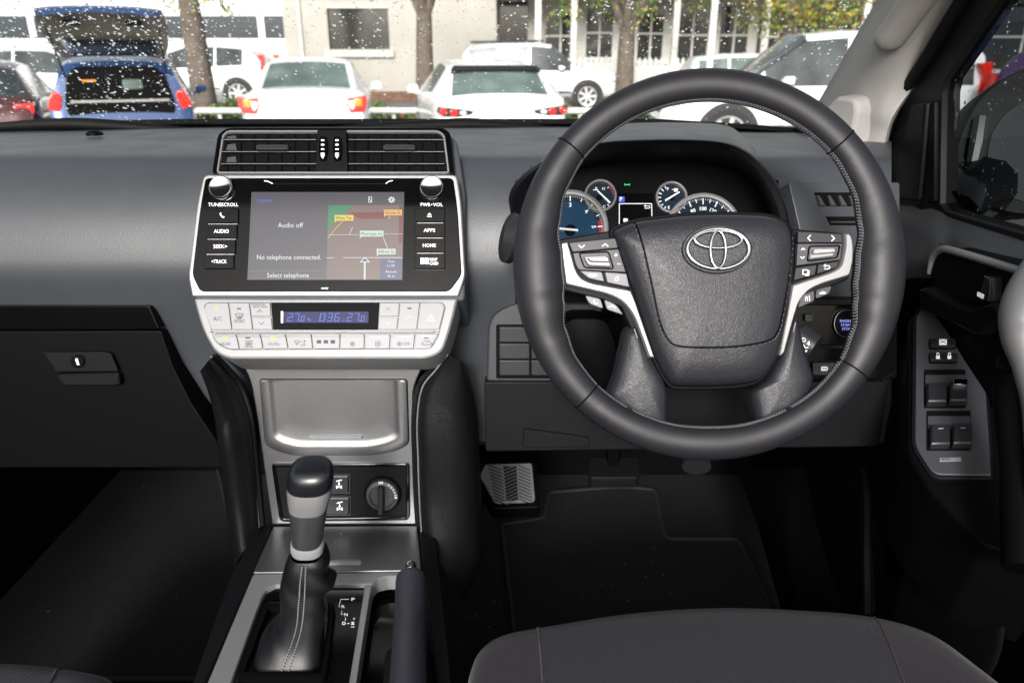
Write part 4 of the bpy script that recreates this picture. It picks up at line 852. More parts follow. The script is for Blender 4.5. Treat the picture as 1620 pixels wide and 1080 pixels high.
wiper([(-90, 199), (20, 190), (107, 187), (180, 190), (260, 195.5), (330, 199)], 'black wiper blade lying in front of the blue hatchback')
wiper([(500, 197), (600, 192.5), (700, 189), (745, 187.5), (800, 190), (890, 196.5)], 'black wiper blade lying in front of the white hatchback')
ap = thing('pillar_trim', 'pale grey windscreen pillar trim with moulded grab handle', 'pillar trim', pt(1330, 230, 1.2))
rowsP = [((1437, -70, .97), (1478, -66, .925), (1530, -60, .91), (1565, -56, .93)), ((1397, 0, 1.05), (1436, 4, .985), (1486, 8, .965), (1519, 12, .975)), ((1362, 58, 1.13), (1396, 64, 1.05), (1446, 70, 1.02), (1482, 74, 1.025)),
         ((1330, 114, 1.21), (1362, 120, 1.12), (1410, 128, 1.07), (1446, 134, 1.065)), ((1300, 168, 1.30), (1334, 172, 1.18), (1382, 178, 1.11), (1414, 182, 1.09)), ((1284, 200, 1.36), (1320, 204, 1.22), (1372, 212, 1.14), (1402, 216, 1.11)), ((1262, 246, 1.38), (1305, 250, 1.26), (1358, 262, 1.16), (1391, 270, 1.12)), ((1250, 300, 1.38), (1300, 310, 1.26), (1352, 320, 1.17), (1386, 330, 1.12))]
m = MB().use(M['pillar']); cols = [cr([pt(*r[j]) for r in rowsP], 6) for j in range(4)]
rws = [cr([c[i] for c in cols], 6) for i in range(len(cols[0]))]
for r in rws: r.append(r[-1] + Vector((.03, .05, -.01))); r.insert(0, r[0] + Vector((0, .02, 0)))
m.loft(rws); m.build('pillar_panel', ap, 60)
m = MB().use(M['pillar']); P = cr([pt(1500, -70, .90), pt(1466, -20, .945), pt(1432, 28, .99), pt(1410, 58, 1.02), pt(1402, 72, 1.035)], 6); n_ = len(P)
m.tube(P, [.0225 if i < n_ - 7 else .0225 * sqrt(max(.03, 1 - ((i - (n_ - 8)) / 7.6) ** 2)) for i in range(n_)], 20, asp=.75); m.build('grab_handle', ap, 60)
PB = PL((1310, 150, 1.155), (1360, 150, 1.10), (1330, 230, 1.155))
m = MB().use(M['pillar']); m.slab(PB, rp([(1306, 172, 6), (1326, 152, 8), (1356, 155, 10), (1361, 175, 20), (1352, 215), (1344, 262), (1270, 262), (1278, 215)], 8, 6), -.06, .004, 6, .006); m.build('handle_bracket', ap, 60)

# ================================================================== DRIVER'S DOOR
XD = .535
dr = thing('car_door', 'black car door panel with window switches and silver pull handle', 'car door', (XD, .8, .65))
DPl = PL(Vector((XD, .5, 1)), Vector((XD, 1, 1)), Vector((XD, 1, 1.3)))
DW = PL(Vector((.60, .5, 1.3)), Vector((.60, 1, 1.3)), Vector((.545, 1, 1.8)))
# window surround
m = MB().use(M['rubber']); m.slab(DW, [(1384, 330), (1391, 268), (1404, 205), (1428, 142), (1462, 88), (1523, -12), (1560, -75), (1650, -75), (1588, -2), (1500, 126), (1495, 148), (1493, 246), (1492, 322), (1500, 333), (1524, 341), (1640, 374), (1640, 400), (1400, 340)], -.02, .004, 1.5, .002, back=True); m.build('window_frame', dr)
m = MB().use(M['rubber']); Q = cr([DW(u, v, .012) for u, v in ((1395, 318), (1402, 262), (1414, 212), (1438, 152), (1474, 98), (1528, 12), (1580, -70))], 6); m.tube(Q, .008, 8); m.build('door_seal', dr)
m = MB().use(M['dashdark']); m.slab(DW, rp([(1455, 164), (1482, 159), (1476, 235), (1468, 318), (1426, 312), (1438, 235)], 6), .003, .014, 4, .005); m.use(M['black']); m.slab(DW, rp([(1484, 160), (1490, 160), (1489, 318), (1472, 318)], 2), .003, .010, 1.5, .003); m.build('sail_panel', dr)
m = MB().use(M['glassside']); m.fill(DW, [(1588, -3), (1499, 126), (1493, 146), (1492, 246), (1491, 324), (1500, 334), (1524, 342), (1900, 450), (1900, -80), (1650, -80)], -.004); m.build('window_pane', dr)
# door card: rows from the window sill down
def drow(L, n=8): return cr([pt(*p) for p in L], n)
R0 = [(1388, 322, 1.20), (1440, 318, 1.13), (1482, 326, 1.06), (1500, 335, 1.035), (1524, 343, 1.0), (1600, 366, .905), (1720, 400, .79)]
R1 = [(1385, 345, 1.14), (1440, 332, 1.08), (1478, 342, 1.02), (1500, 352, .995), (1524, 361, .96), (1600, 386, .865), (1720, 425, .755)]
R2 = [(1388, 385, 1.10), (1440, 372, 1.02), (1474, 378, .975), (1500, 388, .945), (1530, 397, .90), (1600, 420, .822), (1720, 465, .715)]
R3 = [(1395, 450, 1.08), (1440, 440, 1.01), (1470, 440, .97), (1500, 445, .935), (1530, 455, .895), (1600, 480, .815), (1720, 530, .71)]
R4 = [(1395, 560, 1.09), (1440, 560, 1.02), (1470, 560, .98), (1500, 560, .94), (1530, 570, .90), (1600, 590, .82), (1720, 640, .71)]
R5 = [(1395, 800, 1.12), (1440, 800, 1.05), (1470, 800, 1.0), (1500, 800, .96), (1530, 810, .92), (1600, 830, .84), (1720, 880, .72)]
R6 = [(1410, 1150, 1.16), (1450, 1150, 1.09), (1480, 1150, 1.04), (1510, 1150, .99), (1540, 1150, .95), (1610, 1150, .87), (1730, 1200, .74)]
m = MB().use(M['doorplas']); m.loft([drow(r) for r in (R0, R1, R2, R3)]); m.build('upper_panel', dr, 60)
m = MB().use(M['black']); m.loft([drow(r) for r in (R3, R4, R5, R6)]); m.build('lower_panel', dr, 60)
# pull cup with silver rim
PU = PL((1470, 420, .955), (1600, 470, .80), (1480, 520, .955))
cup = rp([(1468, 492, 14), (1478, 408, 18), (1496, 391, 12), (1620, 428, 4), (1660, 440, 4), (1640, 560, 4), (1570, 528, 4), (1520, 505, 10)], 8, 6)
m = MB().use(M['black']); m.slab(PU, inset(cup, 1), -.05, .002, 2, .003)
m.build('pull_cup', dr)
m = MB().use(M['deep']); m.slab(PU, rp([(1480, 445), (1483, 412, 12), (1496, 397, 8), (1600, 430, 4), (1596, 470, 6), (1558, 480, 14), (1540, 478, 10), (1482, 452)], 4), .0, .0026, .5); m.build('cup_recess', dr)
m = MB().use(M['silver']); Q = cr([PU(u, v, .004) for u, v in ((1474, 432), (1477, 418), (1480, 407), (1486, 399), (1496, 394), (1508, 395), (1540, 404), (1580, 416), (1625, 430))], 6); m.tube(Q, [.0022 + .0024 * min(1, i / 14) for i in range(len(Q))], 10); m.build('cup_trim', dr)
m = MB().use(M['dashdark']); m.slab(PU, rp([(1473, 455, 3), (1483, 452, 4), (1540, 481, 10), (1560, 486, 8), (1600, 474, 8), (1612, 500), (1570, 530, 4), (1522, 506, 8), (1474, 488, 8)], 5, 5), -.001, .018, 5, .008); m.build('cup_lip', dr, 60)
m = MB().use(M['switch']); m.slab(PU, rp([(1566, 465), (1578, 434, 5), (1590, 437, 8), (1588, 478, 3), (1566, 470, 2)], 3, 5), .002, .014, 2, .004); m.use(M['silver']); m.line(PU, [(1579, 434.5), (1587, 438), (1589, 446), (1586, 474)], 2, .0146); m.use(M['ink']); m.slab(PU, rp([(1567, 459), (1578, 464), (1576, 471), (1566, 466)], 1), .0139, .0144, .2); m.build('lock_lever', dr)
# armrest, switch pod
AP = PL((1460, 490, .975), (1568, 753, .795), (1446, 706, .835))
m = MB().use(M['black']); m.slab(AP, rp([(1436, 505, 12), (1452, 486, 10), (1476, 486, 6), (1540, 518), (1600, 560), (1640, 600), (1690, 900), (1560, 860), (1470, 770, 14), (1436, 712, 14)], 8, 5), -.16, -.004, 4, .006); m.build('armrest', dr)
pod = rp([(1449, 500, 12), (1461, 485, 8), (1476, 490, 8), (1545, 536, 16), (1556, 570, 20), (1565, 698, 14), (1568, 753, 2), (1477, 752, 14), (1447, 706, 14)], 8, 6)
m = MB().use(M['greyplas']); m.slab(AP, pod, -.01, .0015, 2, .002); m.use(M['dashdark']); m.ring(AP, inset(pod, -4.5), 6, -.01, .0005, 2); pdo = m.build('switch_pod', dr)
def dsw(u0, v0, u1, v1, f=None, hh=.006, r=3, cut=False, sk=0):
    m = MB().use(M['gloss']); m.slab(AP, rr(u0 - 1.5, v0 - 1.5, u1 + 1.5, v1 + 1.5, r + 1), .001, .0024, .8); m.use(M['switch']); m.slab(AP, rr(u0, v0, u1, v1, r), .002, hh, 1.8, .002); m.use(M['ink'])
    if f: f(m, hh + .0004)
    m.build('window_switch', pdo)
dsw(1470, 540, 1511, 553, lambda m, h: (m.slab(AP, rr(1484, 542, 1496, 551, .6), h - .001, h, .2), m.use(M['black']), m.line(AP, [(1486, 544), (1494, 549)], 1, h + .0002), m.line(AP, [(1486, 549), (1494, 544)], 1, h + .0003)))
def lk(m, h):
    for u in (1482, 1500): m.slab(AP, rr(u - 3, 568, u + 3, 573, .8), h - .0005, h, .2); m.ring(AP, rr(u - 2.2, 563.5, u + 2.2, 570, 1.5), .9, h - .0005, h + .0001, .1)
dsw(1470, 562, 1513, 575, lk)
for (a, b, c, d) in ((1461, 586, 1527, 647), (1465, 651, 1535, 714)):
    m = MB().use(M['deep']); m.slab(AP, rr(a, b, c, d, 2), .001, .0021, .5); m.use(M['greyplas']); m.slab(AP, [(a + 2, b + 9), (c - 1, b + 9), (c - 1, d - 34), (a + 2, d - 34)], .001, .003, .6); m.build('switch_well', pdo)
for i, (a, b, c, d) in enumerate(((1464, 614, 1495.5, 645), (1499, 612, 1527.5, 643.5), (1469, 680, 1500.5, 712), (1504, 679, 1535, 711))):
    def f(m, h, i=i, a=a, b=b, c=c): 
        if i > 1: m.use(M['dimink']); m.line(AP, [(a + 12, b + 8), (c - 12, b + 7.5)], 1, h)
        if i == 1: m.use(M['chrome']); m.slab(AP, rr(a + 4, b + 1, c - 2, b + 10, 2), h - .001, h + .004, 1)
    m = MB().use(M['switch']); m.slab(AP, rr(a, b, c, d, 2), .002, .011, 2.5, .004); f(m, .0114); m.build('window_switch', pdo)
m = MB().use(M['key']); m.slab(AP, [(1486, 725.5), (1520, 724.5), (1520, 730.5), (1486, 731.5)], .001, .0022, .3); m.use(M['greyink']); m.text(AP, 'AUTO', 1496, 728.2, 4, .0025, w=14, off=.02); m.build('switch_label', pdo)
m = MB().use(M['silver']); P = cr([pt(1700, 402, .70), pt(1664, 430, .712), pt(1632, 468, .722), pt(1617, 510, .722), pt(1618, 540, .716), pt(1628, 585, .708), pt(1640, 640, .70), pt(1646, 720, .69), pt(1650, 800, .68), pt(1664, 900, .65)], 6)
m.tube(P, [lerp([(0, .030), (14, .026), (22, .021), (30, .0155), (36, .0145), (60, .014)], i) for i in range(len(P))], 20, asp=.8, up=Vector((1, 0, .2))); m.build('pull_handle', dr, 60)
m = MB().use(M['black']); P = cr([pt(1640, 560, .735), pt(1610, 575, .745), pt(1605, 640, .74), pt(1614, 740, .72), pt(1620, 900, .68)], 5); m.tube(P, .018, 14); m.build('handle_backing', dr)
# speaker and map pocket in the shadow
m = MB().use(M['rubber']); m.dome(PL(Vector((XD - .004, .5, 1)), Vector((XD - .004, 1, 1)), Vector((XD - .004, 1, 1.3))), ell(1500, 985, 90, 125, 36), [(1, 0), (.97, .002), (.9, .0025), (.5, .003)]); m.build('speaker_grille', dr)
m = MB().use(M['dashdark']); Q = cr([pt(1366, 742, 1.22), pt(1372, 790, 1.2), pt(1373, 880, 1.18), pt(1374, 970, 1.16)], 5); m.tube(Q, .010, 8); m.build('map_pocket_edge', dr)

# exterior mirror seen through the side window
mi = thing('door_mirror', 'black door mirror outside the rain spotted side window', 'wing mirror', (.72, 1.15, 1.25))
m = MB().use(M['rubber']); MP = PL((1500, 240, 1.14), (1640, 240, 1.12), (1520, 330, 1.14))
hs_ = rp([(1502, 255, 20), (1516, 210, 30), (1540, 160, 40), (1580, 125, 40), (1640, 100, 40), (1740, 100, 30), (1760, 330, 20), (1600, 345, 30), (1540, 320, 20), (1505, 290, 20)], 20, 6)
m.dome(MP, hs_, [(.90, -.12), (.98, -.07), (1, -.02), (.99, .0), (.96, .006)], (1620, 225)); m.build('housing', mi, 60)
m = MB().use(mk('mirror_glass', (.02, .022, .026), .08, 0, spec=.3)); m.dome(MP, rp([(1556, 300, 20), (1560, 215, 30), (1600, 165, 30), (1740, 130, 20), (1750, 310, 20), (1640, 330, 20)], 20, 6), [(1, .006), (.99, .0075), (.5, .0076)]);  # dark tone stands in for the reflected car side, which is not built
sheen = mk('mirror_sheen', (.02, .07, .06), .2, .6); m2 = MB().use(mk('mirror_arm', (.03, .035, .04), .4)); m2.tube([MP(1545, 190, .016), MP(1538, 230, .018), MP(1532, 262, .016)], [.010, .0115, .010], 8); m2.build('indicator_strip', mi)
m.build('mirror_glass', mi)
m = MB().use(M['gloss']); m.tube([MP(1570, 290, -.03), pt(1510, 320, 1.08), pt(1500, 345, 1.05)], [.05, .045, .04], 12); m.build('mirror_arm', mi)

# ================================================================== SEATS
def seat(outl, zc, front_drop, name_label, seams, depth_to, bol):
    t = thing('car_seat', name_label, 'car seat', (0, 0, .6))
    ZP = PL(Vector((0, 0, zc)), Vector((1, 0, zc)), Vector((0, 1, zc)))
    ring0 = cr([ZP(u, v) for u, v in outl], 6)
    ring0 = [ring0[0] + Vector((0, -depth_to, 0))] + ring0 + [ring0[-1] + Vector((0, -depth_to, 0))]
    xs = [p.x for p in ring0]; cx = (min(xs) + max(xs)) / 2; cy = min(p.y for p in ring0) + .12
    t.location = (cx, cy, .6)
    C = Vector((cx, cy, 0)); b = MB().use(M['fabric'])
    rows = []
    for k, dz in ((.93, -.30), (.965, -.20), (.985, -.11), (.997, -.06), (1.0, -.04), (.997, -.022), (.987, -.008), (.965, .004), (.93, .011), (.88, .014), (.8, .012), (.65, .006), (.45, .0), (.2, -.004)):
        row = []
        for p in ring0:
            x = cx + (p.x - cx) * k; y = p.y - (1 - k) * .55 if p.y > cy else p.y
            y = max(y, min(q.y for q in ring0))
            side = abs(x - cx) / ((max(xs) - min(xs)) / 2)
            row.append(Vector((x, y, zc + dz + (bol * max(0, side - .55) ** 1.5 if k < .97 else bol * max(0, side - .55) ** 1.5))))
        rows.append(row)
    R = b.loft(rows)
    bm = b.b
    for (u1, v1), (u2, v2) in seams:
        A, B = ZP(u1, v1), ZP(u2, v2); d = (B - A); n = Vector((d.y, -d.x, 0)).normalized()
        bmesh.ops.bisect_plane(bm, geom=bm.verts[:] + bm.edges[:] + bm.faces[:], plane_co=A, plane_no=n)
    def is_side(c):
        for i, ((u1, v1), (u2, v2)) in enumerate(seams):
            A, B = ZP(u1, v1), ZP(u2, v2); d = B - A; q = d.x * (c.y - A.y) - d.y * (c.x - A.x)
            if (q < 0) == (i == 0): return True
        return False
    side = [f for f in bm.faces if is_side(f.calc_center_median())]
    for sg in (-1, 1):
        b2 = MB().use(M['fabric2']); mp = {}
        for f in side:
            if (f.calc_center_median().x - cx) * sg < 0: continue
            vs = []
            for v in f.verts:
                if v not in mp: mp[v] = b2.V(v.co.copy())
                vs.append(mp[v])
            b2.F(vs)
        b2.build('side_bolster', t, 60)
    bmesh.ops.delete(bm, geom=side, context='FACES')
    for (u1, v1), (u2, v2) in seams:
        A, B = ZP(u1, v1), ZP(u2, v2); D = B - A; n = Vector((D.y, -D.x, 0)).normalized(); pm = MB().use(M['fabric2'])
        for eg in bm.edges:
            if len(eg.link_faces) == 1 and all(abs((v.co - A).dot(n)) < 1e-4 for v in eg.verts): pm.tube([v.co.copy() for v in eg.verts], .0013, 6)
        pm.build('seam_piping', t, 60)
    b.build('cushion', t, 60)
    return t
seat([(736, 1130), (737, 1080), (741, 1043), (757, 1012), (790, 990), (853, 976), (984, 956), (1126, 947), (1268, 951), (1376, 961), (1467, 988), (1541, 1039), (1592, 1080), (1640, 1130)], 1.05, 0,
     "driver's dark grey cloth seat cushion beneath the steering wheel", [((850, 978), (858, 1080)), ((1374, 960), (1420, 1080))], .30, .010)
ps = seat([(-500, 1045), (-300, 1036), (-120, 1030), (0, 1031), (60, 1034), (130, 1043), (175, 1054), (196, 1074), (204, 1100), (214, 1150)], 1.05, 0,
     'passenger dark grey cloth seat cushion at the lower left corner', [((-420, 1036), (-440, 1090)), ((96, 1046), (84, 1090))], .30, .008)

# ================================================================== FLOOR MATS, FOOTREST, SILL
FP = PL(Vector((0, 1, .584)), Vector((1, 1, .584)), Vector((0, 1.5, .584)))
def mat_(P, label, name='floor_mat'):
    t = thing(name, label, 'floor mat', FP(*P[0][:2]), 'carpet floor mats')
    q = rp(P, 8, 5); m = MB().use(M['mat']); m.slab(FP, q, .0, .010, 2, .003); m.build('mat_pile', t); m = MB().use(M['matedge']); m.tube([FP(u, v, .010) for u, v in q], .0045, 6, True); m.build('binding', t)
mat_([(795, 835, 6), (860, 825, 6), (868, 784, 8), (985, 775), (1036, 780), (1052, 858, 14), (1168, 858, 10), (1215, 960), (1240, 1060), (820, 1060)], 'dark carpet mat with notched edge under the steering wheel')
mat_([(75, 748), (345, 745), (372, 860), (380, 960), (360, 1080), (-60, 1080), (-10, 900, 20), (45, 830, 20)], 'dark carpet mat in the passenger footwell')
fr = thing('footrest', 'ribbed metal footrest plate left of the driver mat', 'footrest', pt(805, 800, 1.5))
FR = PL((765, 740, 1.42), (845, 740, 1.42), (800, 795, 1.36))
m = MB().use(M['black']); m.slab(FR, rp([(757, 728), (848, 728), (855, 800), (778, 803), (753, 757)], 6), -.03, -.004, 2, .004); m.build('base', fr)
pl_ = rp([(768, 734, 3), (841, 732, 3), (847, 792, 7), (783, 795, 7), (759, 752, 5)], 4, 4)
m = MB().use(M['plate']); m.slab(FR, pl_, -.006, 0, 1.2, .0015); m.use(M['switch']); m.slab(FR, [(796, 737), (817, 737), (820, 791), (801, 792)], -.001, .0006, .2)
m.build('metal_plate', fr)
m = MB().use(M['dashdark'])
for (ul, ur, lb, rb, sg) in ((771, 795, 783, 800, 1), (796, 817, 801, 820, -1), (818, 839, 821, 843, 1)):
    for i in range(11):
        v = 736 + i * 5.4; k = (v - 734) / 60
        a = ul + (lb - ul) * k + 1; b = ur + (rb - ur) * k - 1
        if ul == 771 and v < 750: a = max(a, 768 - (v - 734) * .4 + 2)
        m.use(M['rubber'] if ul != 796 else M['steel']); m.line(FR, [(a, v + (0 if sg > 0 else 8)), (b, v + (8 if sg > 0 else 0))], 1.5, .0010 + i * 1e-5)
m.build('tread', fr)
pdl = thing('brake_pedal', 'black brake pedal half hidden in the driver footwell', 'pedal', pt(960, 745, 1.3))
PP = PL((935, 735, 1.22), (1000, 735, 1.22), (960, 760, 1.19)); m = MB().use(M['rubber']); m.slab(PP, rr(932, 722, 1012, 756, 8), -.02, 0, 2, .004); m.build('pad', pdl)
m = MB().use(M['black']); m.tube([PP(970, 735, -.01), PP(970, 680, .04)], .012, 8); m.build('arm', pdl)
sl = thing('sill_cover', 'glossy dark side trim rising beside the driver footwell', 'sill trim', pt(1240, 860, 1.3))
m = MB().use(M['black']); R = [[pt(1165, 740, 1.62), pt(1210, 740, 1.50), pt(1245, 740, 1.44), pt(1275, 740, 1.42)], [pt(1195, 820, 1.50), pt(1222, 820, 1.38), pt(1252, 820, 1.33), pt(1290, 820, 1.32)], [pt(1215, 890, 1.40), pt(1238, 890, 1.28), pt(1264, 890, 1.25), pt(1310, 890, 1.24)], [pt(1240, 980, 1.3), pt(1262, 980, 1.18), pt(1290, 980, 1.16), pt(1340, 980, 1.15)]]
cc2 = [cr([r[j] for r in R], 6) for j in range(4)]; m.loft([cr([c[i] for c in cc2], 6) for i in range(len(cc2[0]))]); m.build('sill_panel', sl, 60)

rn = random.Random(21); m = MB().use(mk('lint', (.45, .44, .42), .9))
def fleck(pl, u, v, h):
    s = rn.uniform(.45, 1.0); a0 = rn.uniform(0, 6.28); m.poly([pl(u + s * cos(a0 + q) * (1.6 if q in (0, pi) else .7), v + s * sin(a0 + q) * (1.2 if q in (0, pi) else .6), h) for q in (0, pi / 2, pi, 3 * pi / 2)])
for _ in range(16): fleck(PT, rn.uniform(440, 640), rn.uniform(838, 890), .0006)
for _ in range(16): fleck(FP, rn.uniform(720, 800), rn.uniform(850, 1060), .0012)
for _ in range(16): fleck(FP, rn.uniform(880, 1160), rn.uniform(870, 960), .0115)
for _ in range(7): fleck(FP, rn.uniform(60, 330), rn.uniform(770, 1020), .0115)
o = m.build('lint_specks', weld=False); tag(o, 'pale specks of lint on the carpet and console', 'lint', kind='stuff')

# ================================================================== RAIN
def drops(pl, n, dens, umin, umax, vmin, vmax, seed, smin, smax, h0):
    rn = random.Random(seed); m = MB().use(M['water']); k = 0; b = m.b
    while k < n:
        u = rn.uniform(umin, umax); v = rn.uniform(vmin, vmax)
        if rn.random() > dens(u, v): continue
        c = pl(u, v, h0); t = (c - EYE).length / FPX
        r = (smin + (smax - smin) * rn.random() ** 3.2) * t; el_ = rn.uniform(1.0, 1.5); a0 = rn.uniform(-.4, .4) + pi / 2
        ex = (pl(u + 1, v, h0) - c).normalized(); ey = pl.n.cross(ex); out = -pl.n
        X = ex * cos(a0) + ey * sin(a0); Y = ey * cos(a0) - ex * sin(a0); S_ = 9; prev = None; fl = rn.uniform(.35, .85)
        for q, hh in ((1, 0), (.93, .30), (.72, .58), (.38, .74)):
            row = [b.verts.new(c + (X * cos(2 * pi * i / S_) * el_ + Y * sin(2 * pi * i / S_)) * r * q + out * r * hh * fl) for i in range(S_)]
            if prev:
                for i in range(S_): m.F((prev[i], prev[(i + 1) % S_], row[(i + 1) % S_], row[i]))
            prev = row
        top = b.verts.new(c + out * r * .80 * fl)
        for i in range(S_): m.F((prev[i], prev[(i + 1) % S_], top))
        k += 1
    for e in b.edges: e.smooth = True
    me = bpy.data.meshes.new('raindrops'); b.normal_update(); b.to_mesh(me); b.free(); me.materials.append(M['water']); o = bpy.data.objects.new('raindrops', me); COL.objects.link(o); return o
dn = lambda u, v: (1.0 if u < 330 else .62) * (1 if v < 105 else .75 if u < 330 else .38) * (.8 if u > 1180 else 1)
o = drops(WS, 6800, dn, -120, 1400, -60, 198, 3, .40, 2.0, -.001); tag(o, 'clear raindrops scattered over the outside of the windscreen', 'raindrops', kind='stuff')
o = drops(DW, 260, lambda u, v: 1.0, 1500, 1640, -40, 345, 9, .6, 2.6, -.006); tag(o, 'clear raindrops on the outside of the door window', 'raindrops', kind='stuff')
# ================================================================== OUTSIDE
M.update(
 asphalt=mk('wet_asphalt', (.10, .10, .10), .45, bump=('noise', 60, .5, .01), var=(1.2, .2), rvar=.15),
 white=mk('white_car_paint', (.80, .81, .82), .28, coat=.6, rvar=.04), blue=mk('blue_car_paint', (.024, .062, .18), .3, .35, coat=.7), maroon=mk('maroon_car_paint', (.07, .014, .017), .3, .2, coat=.7),
 grey=mk('grey_car_paint', (.10, .11, .12), .3, .4, coat=.6), violet=mk('violet_car_paint', (.11, .035, .16), .3, .4, coat=.7), silverpaint=mk('silver_car_paint', (.55, .58, .62), .3, .3, coat=.6),
 carglass=mk('car_glass', (.045, .054, .057), .10, spec=.3, var=(2.2, .5)), carglasslight=mk('car_glass_green', (.10, .135, .125), .12, spec=.35, var=(3, .35)), tyre=mk('tyre_rubber', (.018, .018, .018), .8), alloy=mk('alloy_wheel', (.55, .55, .56), .35, .7),
 redlens=mk('red_lens', (.62, .02, .015), .15, coat=.5, emis=((1, .05, .03), .06)), amber=mk('amber_lens', (.85, .30, .02), .15, coat=.5), clearlens=mk('clear_lens', (.75, .75, .75), .15, coat=.5), blackcar=mk('black_car_trim', (.012, .012, .013), .45),
 plate=mk('number_plate', (.75, .75, .73), .5), trimbeige=mk('tailgate_lining', (.36, .33, .27), .8), lining=mk('boot_shade_black', (.004, .004, .004), .9, spec=.1),
 wall=mk('beige_render', (.39, .372, .335), .85, bump=('noise', 40, .4, .01), var=(.8, .10)), wallwhite=mk('cream_timber', (.66, .64, .60), .7, var=(2, .06)), pane=mk('dark_window', (.03, .032, .03), .08, spec=.8), sill=mk('window_sill', (.52, .49, .44), .7),
 roofred=mk('dark_red_roof', (.12, .035, .03), .7), bus=mk('white_coach_paint', (.82, .83, .85), .35, coat=.4), busglass=mk('coach_glass', (.045, .055, .065), .1),
 bark=mk('bark', (.13, .105, .085), .9, bump=('noise', 25, 1.0, .03), var=(6, .3)), leaf=mk('green_leaf', (.10, .16, .03), .6, var=(3, .3)), leafy=mk('yellow_leaf', (.36, .30, .04), .6, var=(3, .3)), leafr=mk('orange_leaf', (.36, .10, .03), .6),
 hedge=mk('low_shrub_leaf', (.085, .13, .035), .7, var=(4, .4)), grass=mk('verge_grass', (.11, .17, .04), .9, var=(5, .3)), rail=mk('white_rail', (.72, .72, .70), .5, var=(4, .06)), kerb=mk('kerb_concrete', (.34, .33, .31), .8, var=(4, .1)), polewhite=mk('white_pole', (.78, .78, .77), .4), brickred=mk('red_brown_mulch', (.16, .09, .06), .95, var=(9, .4)),
)
def gx(u, y): return (u - 810) / 1266 * y
m = MB().use(M['asphalt']); m.poly([(-150, -40, 0), (150, -40, 0), (150, 200, 0), (-150, 200, 0)]); g = m.build('ground'); tag(g, 'wet grey asphalt car park ground', 'ground', kind='structure')
m = MB().use(M['grass']); m.box((-13, 16.6, 0.004), (9, 19.4, .12)); g = m.build('verge'); tag(g, 'green planted verge behind the parked cars', 'verge', kind='structure')
m = MB().use(M['asphalt']); m.box((-60, 19.6, .004), (60, 24.5, .02)); g = m.build('road'); tag(g, 'narrow grey road in front of the buildings', 'road', kind='structure')

def carbody(root, st, paint, gl, Wd, glassR=True, light=None):
    """st: stations rear to front: y, roof z, belt z, half width, roof half width, bottom z, flags"""
    rows = []
    for y, zt, zs, hw, tw, zb, fl in st:
        zt = max(zt, zs + .004); half = [(0, zb), (hw * .86, zb), (hw * .97, zb + .10), (hw, (zb + zs) / 2), (hw * .992, zs - .09), (hw * .955, zs), (tw + (hw * .955 - tw) * .12, zt - (zt - zs) * .12), (tw * .90, zt - .012), (tw * .5, zt + .012), (0, zt + .018)]
        rows.append([(x, y, z) for x, z in half] + [(-x, y, z) for x, z in half[-2:0:-1]])
    n = len(rows[0]); body = MB().use(paint); W = {}
    BV = [[body.V(p) for p in r] for r in rows]
    for i in range(len(rows) - 1):
        fl = st[i][6]
        for j in range(n):
            k = (j + 1) % n; jj = j if j < 9 else n - 1 - j
            key = None
            if 'S' in fl and jj == 5: key = 'side_window' 
            if 'W' in fl and jj in (7, 8): key = 'screen'
            if 'w' in fl and jj in (6, 7, 8): key = 'screen'
            q = (rows[i][j], rows[i][k], rows[i + 1][k], rows[i + 1][j])
            if key:
                kk = (key, i if key == 'screen' else (i, j > 9)); kk = (key, 0 if st[i][0] < 1.9 else 1) if key == 'screen' else (key, j > 9)
                W.setdefault(kk, []).append(q)
            else: body.F((BV[i][j], BV[i][k], BV[i + 1][k], BV[i + 1][j]))
    body.F(BV[0][::-1]); body.F(BV[-1]); bo = body.build('body', root, 32)
    for (nm, ix), qs in W.items():
        w = MB().use(gl if nm == 'screen' else (light or gl))
        for q in qs: w.poly(q)
        w.build({'screen': ('rear_window', 'windscreen')[ix], 'side_window': 'side_window'}[nm], root)
    return bo
def wheel(root, x, y, r, w=.2):
    sg = 1 if x > 0 else -1; m = MB().use(M['tyre']); o = Vector((x, y, r)); ax = Vector((sg, 0, 0))
    m.lathe(o, ax, [(r * .6, -w), (r * .94, -w), (r, -w * .8), (r, -w * .15), (r * .95, 0), (r * .72, .005), (r * .70, -.02)], 32); t = m.build('tyre', root)
    m = MB().use(M['blackcar']); m.lathe(o, ax, [(r * .70, -.04), (.01, -.05)], 32); m.use(M['alloy']); m.lathe(o, ax, [(r * .72, -.02), (r * .71, .004), (r * .65, .0), (r * .64, -.03)], 32); m.lathe(o, ax, [(r * .16, -.03), (r * .15, .004), (.001, .008)], 16)
    for k in range(7):
        a = 2 * pi * k / 7; d = Vector((0, cos(a), sin(a))); s = Vector((0, -sin(a), cos(a))); A = o + d * r * .12; B = o + d * r * .66
        v = [m.V(p + s * c + ax * h) for p, c, h in ((A, -r * .06, -.006), (A, r * .06, -.006), (B, r * .085, -.004), (B, -r * .085, -.004), (A, -r * .07, -.03), (A, r * .07, -.03), (B, r * .10, -.03), (B, -r * .10, -.03))]
        for f in ((0, 1, 2, 3), (0, 4, 5, 1), (1, 5, 6, 2), (2, 6, 7, 3), (3, 7, 4, 0)): m.F([v[i] for i in f])
    m.build('rim', t); 
def arch(root, x, y, r, z):
    sg = 1 if x > 0 else -1; m = MB().use(M['blackcar'])
    P = [Vector((x, y + r * cos(a), max(.22, z + r * sin(a)))) for a in [pi * 2 * i / 40 for i in range(40)]]
    A = [m.V(p) for p in P]; B = [m.V(p + Vector((-sg * .12, 0, 0))) for p in P]; m.bridge(A, B); m.F(A); m.build('wheel_arch', root)
